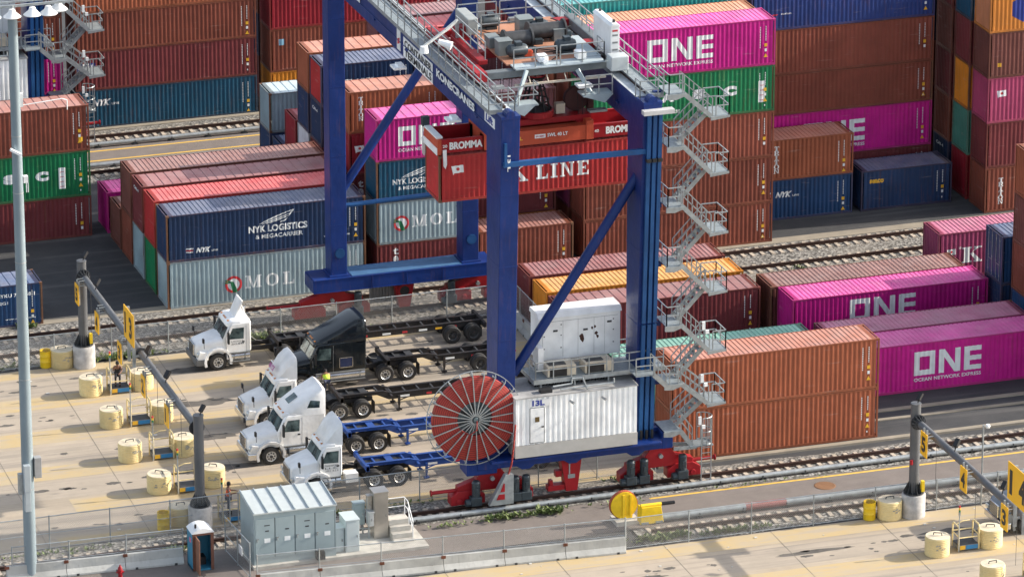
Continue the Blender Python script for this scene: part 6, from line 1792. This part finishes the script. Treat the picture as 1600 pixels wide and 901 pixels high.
fence('low wire fence on the long concrete barrier by the road', [(-6.3, -42.0), (13.3, -43.2)], 1.05, .82, 3.05)
fence('wire fence along the rail that starts at the yellow buffer', [(13.4, -43.0), (45, -43.0)], 1.75, 0, 3.7)
fence('wire fence climbing beside the maroon container', [(18.75, -6.9), (18.75, -16.5)], 1.6, .8, 2.6)
GT = fence('tilted wire gate beside the portable toilet', [(-6.55, -36.7), (-6.3, -40.6)], 2.0, 0, 1.9, midrail=True)
MB().box(-6.46, -6.42, -39.6, -39.0, .9, 1.35).build('sign_board', M_white, GT)
def barrier(label, p, q, h=.84):
    t = thing('concrete_barrier', label, 'barrier', (*p, 0), 'concrete barriers')
    L = hypot(q[0] - p[0], q[1] - p[1]); n = max(1, round(L / 3.1)); ang = math.atan2(q[1] - p[1], q[0] - p[0])
    t.rotation_euler = (0, 0, ang)
    for i in range(n):
        a, b = L * i / n + .012, L * (i + 1) / n - .012
        m = MB().prism([(-.3, .012), (.3, .012), (.3, .12), (.13, .38), (.1, h), (-.1, h), (-.13, .38), (-.3, .12)], 'x', a, b)
        o = m.build('block', M_concd, t, (0, 0, 0), bevel=.015)
        for x in (a + .5, b - .5): MB().box(x, x + .14, -.31, -.22, .02, .13).build('lifting_slot', M_dark, t, (0, 0, 0))
        MB().box(a - .12, a + .12, -.14, -.10, h - .14, h + .02).build('rust_clamp', paint('rust_clamp', (.14, .05, .03), .5), t, (0, 0, 0))
barrier('short stained concrete barrier behind the fire hydrant', (-18.3, -36.95), (-9.0, -37.35))
barrier('long stained concrete barrier between the road and the near pavement', (-6.3, -42.0), (13.3, -43.2))
barrier('concrete barrier at the end of the truck pad under the crane', (18.75, -6.9), (18.75, -17.0))
# traffic sign and lamp on the right fence
t = thing('mast', 'thin grey mast with a white dome camera near the right gantry', 'mast', (33.5, -43.1, 0))
MB().tube((33.5, -43.1, 0), (33.5, -43.1, 4.6), .05, .05, 8).build('mast_pole', M_galv, t)
MB().lathe([(0, -.14), (.1, -.1), (.14, 0), (.1, .1), (0, .12)], (33.75, -43.1, 4.5), 12).build('dome_camera', M_white, t, smooth=True)
# ---------------------------------------------------------------- weeds
def weeds(spots, label):
    m = MB(); r = random.Random(11)
    for (cx, cy, rx, ry, n, h) in spots:
        for i in range(n):
            x = cx + r.gauss(0, rx * .5); y = cy + r.gauss(0, ry * .5); a = r.uniform(0, 6.28); hh = h * r.uniform(.4, 1.2)
            for k in range(4):
                b = a + k * 1.6 + r.uniform(-.4, .4); l = hh * r.uniform(.5, 1.0); z = hh * r.uniform(.2, 1.0)
                p = Vector((x, y, .08)); tip = p + Vector((cos(b) * l * .8, sin(b) * l * .8, z)); s = Vector((-sin(b), cos(b), 0)) * l * .28
                mid = p + (tip - p) * .55
                m.add([p, mid - s, tip, mid + s], [(0, 1, 2, 3)])
    o = m.build('weeds', M_leaf, None)
    return tag(o, label, 'weeds', kind='stuff')
weeds([(8.9, -37.0, 1.3, .35, 90, .30), (11.3, -36.95, .9, .35, 80, .32), (5.6, -37.1, 1.2, .25, 22, .22), (3.0, -33.6, 4, .4, 70, .22), (-4.5, -7.0, 2.0, .5, 130, .32), (3.9, -6.8, 1.6, .6, 240, .38), (-8.6, -.4, .6, .4, 60, .35), (-11.5, -6.7, 2.0, .5, 60, .22),
       (15.8, -42.2, 1.6, .4, 150, .28), (19.5, -42.4, 3.0, .3, 90, .25), (-14, -34.2, 4, .4, 60, .22), (37.9, -4.9, .5, .3, 12, .25), (17.0, -33.9, 1.2, .4, 60, .3), (14.5, -36.9, 2.5, .25, 24, .18), (-2.5, -37.0, .8, .3, 60, .4), (24, -36.6, 4, .2, 25, .18), (9.2, -6.9, 2.5, .3, 90, .25), (-9.2, -35.9, .6, .4, 60, .3)], 'green weeds growing along the ballast and pipes')
# ---------------------------------------------------------------- people
def skin_body(name, joints, edges, mat, parent=None, sub=1):
    me = bpy.data.meshes.new(name)
    me.from_pydata([j[:3] for j in joints], edges, [])
    ob = bpy.data.objects.new(name, me); COL.objects.link(ob)
    md = ob.modifiers.new('skin', 'SKIN'); md.use_smooth_shade = True
    for i, j in enumerate(joints):
        r = j[3] if isinstance(j[3], tuple) else (j[3], j[3])
        me.skin_vertices[0].data[i].radius = r
        me.skin_vertices[0].data[i].use_root = (i == 0)
    s = ob.modifiers.new('sub', 'SUBSURF'); s.levels = sub; s.render_levels = sub
    dg = bpy.context.evaluated_depsgraph_get()
    new = bpy.data.meshes.new_from_object(ob.evaluated_get(dg))
    bpy.data.objects.remove(ob); bpy.data.meshes.remove(me)
    new.materials.clear(); new.materials.append(mat)
    new.polygons.foreach_set('use_smooth', [True] * len(new.polygons))
    o = bpy.data.objects.new(name, new); COL.objects.link(o)
    if parent: o.parent = parent
    return o
def person(label, loc, rz, J, vest, trousers, shirt=None):
    """J: dict of joint positions in the figure's own frame, facing -Y"""
    t = thing('person', label, 'person', loc); t.rotation_euler = (0, 0, rz)
    N_ = ['pelvis', 'waist', 'chest', 'neck', 'head', 'crown', 'shl', 'ell', 'wrl', 'hal', 'shr', 'elr', 'wrr', 'har', 'hil', 'knl', 'anl', 'tol', 'hir', 'knr', 'anr', 'tor']
    Rr = [(.15, .11), (.13, .10), (.16, .11), .055, (.085, .10), (.06, .07), .065, .045, .032, .038, .065, .045, .032, .038, .085, .06, .042, .042, .085, .06, .042, .042]
    jt = [(*J[n], r) for n, r in zip(N_, Rr)]
    E = [(0, 1), (1, 2), (2, 3), (3, 4), (4, 5), (2, 6), (6, 7), (7, 8), (8, 9), (2, 10), (10, 11), (11, 12), (12, 13), (0, 14), (14, 15), (15, 16), (16, 17), (0, 18), (18, 19), (19, 20), (20, 21)]
    skin_body('body', jt, E, M_skin, t)
    def sub(nm, idx, ed, gr, mat):
        js = [(*jt[i][:3], tuple(x * gr for x in (jt[i][3] if isinstance(jt[i][3], tuple) else (jt[i][3],) * 2))) for i in idx]
        return skin_body(nm, js, ed, mat, t)
    sub('vest', [2, 1, 6, 10, 0], [(0, 1), (0, 2), (0, 3), (1, 4)], 1.38, vest)
    sub('trousers', [0, 14, 15, 16, 18, 19, 20], [(0, 1), (1, 2), (2, 3), (0, 4), (4, 5), (5, 6)], 1.18, trousers)
    h = Vector(J['head'])
    for a in ('tol', 'tor'):
        p = Vector(J[a]); q = Vector(J['anl' if a == 'tol' else 'anr'])
        MB().bar(q + Vector((0, 0, -.03)), p + (p - q) * .25 + Vector((0, 0, -.0)), .10, .09).build('shoe', M_black, t, (0, 0, 0), bevel=.02)
    MB().lathe([(0, .17), (.07, .16), (.105, .10), (.112, .03), (.10, -.02)], tuple(h), 16).build('hair', M_hair, t, (0, 0, 0), True)
    f = (Vector(J['face']) if 'face' in J else Vector((0, -1, 0))).normalized(); sd_ = Vector((0, 0, 1)).cross(f).normalized()
    m = MB()
    for s in (-1, 1):
        c = h + f * .095 + sd_ * s * .035 + Vector((0, 0, .01)); m.tube(c, c + f * .012, .012, .01, 8)
    m.build('eye', M_black, t, (0, 0, 0))
    m = MB().bar(h + f * .095 + Vector((0, 0, -.0)), h + f * .125 + Vector((0, 0, -.035)), .025, .03); m.build('nose', M_skin, t, (0, 0, 0))
    # fingers
    for hand, wr in (('hal', 'wrl'), ('har', 'wrr')):
        p = Vector(J[hand]); d = (p - Vector(J[wr])).normalized(); sdv = d.cross(Vector((0, 0, 1))).normalized() if abs(d.z) < .95 else Vector((1, 0, 0))
        m = MB()
        for k, l in enumerate((.07, .085, .09, .08)):
            b = p + sdv * (k - 1.5) * .02; mid = b + d * l * .55; m.tube(b, mid, .010, .009, 6); m.tube(mid, mid + d * l * .4 + Vector((0, 0, -l * .35)), .009, .007, 6)
        m.tube(p - d * .03 + sdv * .03, p + sdv * .07 + d * .02, .011, .009, 6)
        m.build('finger', M_skin, t, (0, 0, 0))
    return t
stand = dict(pelvis=(0, 0, .93), waist=(0, 0, 1.08), chest=(0, 0, 1.32), neck=(0, -.01, 1.5), head=(0, -.03, 1.62), crown=(0, -.02, 1.74), shl=(.19, 0, 1.42), ell=(.27, -.12, 1.2), wrl=(.2, -.36, 1.2), hal=(.18, -.44, 1.19), shr=(-.19, 0, 1.42), elr=(-.26, -.10, 1.18), wrr=(-.2, -.32, 1.2), har=(-.18, -.40, 1.2),
             hil=(.1, 0, .88), knl=(.11, -.02, .5), anl=(.12, .02, .1), tol=(.13, -.14, .04), hir=(-.1, 0, .88), knr=(-.11, -.02, .5), anr=(-.12, .02, .1), tor=(-.13, -.14, .04))
person('worker in an orange vest standing on the railed platform', (-5.2, -32.4, .36), radians(75), stand, M_vest_o, M_cloth_b)
sit = dict(pelvis=(0, 0, .95), waist=(0, .02, 1.08), chest=(0, -.03, 1.30), neck=(0, -.08, 1.46), head=(0, -.13, 1.57), crown=(0, -.13, 1.68), shl=(.19, -.03, 1.38), ell=(.24, -.18, 1.16), wrl=(.14, -.38, 1.10), hal=(.1, -.45, 1.08), shr=(-.19, -.03, 1.38), elr=(-.24, -.22, 1.2), wrr=(-.16, -.38, 1.36), har=(-.13, -.42, 1.44),
           hil=(.1, -.03, .92), knl=(.12, -.42, .88), anl=(.12, -.42, .46), tol=(.12, -.56, .41), hir=(-.1, -.03, .92), knr=(-.12, -.40, .86), anr=(-.12, -.36, .46), tor=(-.12, -.50, .41))
person('man in dark clothes sitting on the railed platform', (-6.0, -11.72, 0), radians(-15), sit, M_cloth_d, M_cloth_d)
bend = dict(pelvis=(0, .1, .92), waist=(0, .0, 1.02), chest=(0, -.22, 1.14), neck=(0, -.38, 1.2), head=(0, -.48, 1.22), crown=(0, -.58, 1.22), shl=(.19, -.28, 1.16), ell=(.24, -.38, .92), wrl=(.18, -.55, .8), hal=(.16, -.62, .76), shr=(-.19, -.28, 1.16), elr=(-.24, -.36, .92), wrr=(-.18, -.52, .78), har=(-.16, -.58, .73),
            hil=(.1, .1, .88), knl=(.12, .04, .48), anl=(.12, .14, .1), tol=(.12, -.02, .04), hir=(-.1, .1, .88), knr=(-.12, .0, .48), anr=(-.12, .08, .1), tor=(-.12, -.08, .04), face=(0, -.7, -.7))
person('worker in a lime vest bending beside the black truck', (4.95, -16.35, 0.006), radians(175), bend, M_vest_y, M_cloth_b)
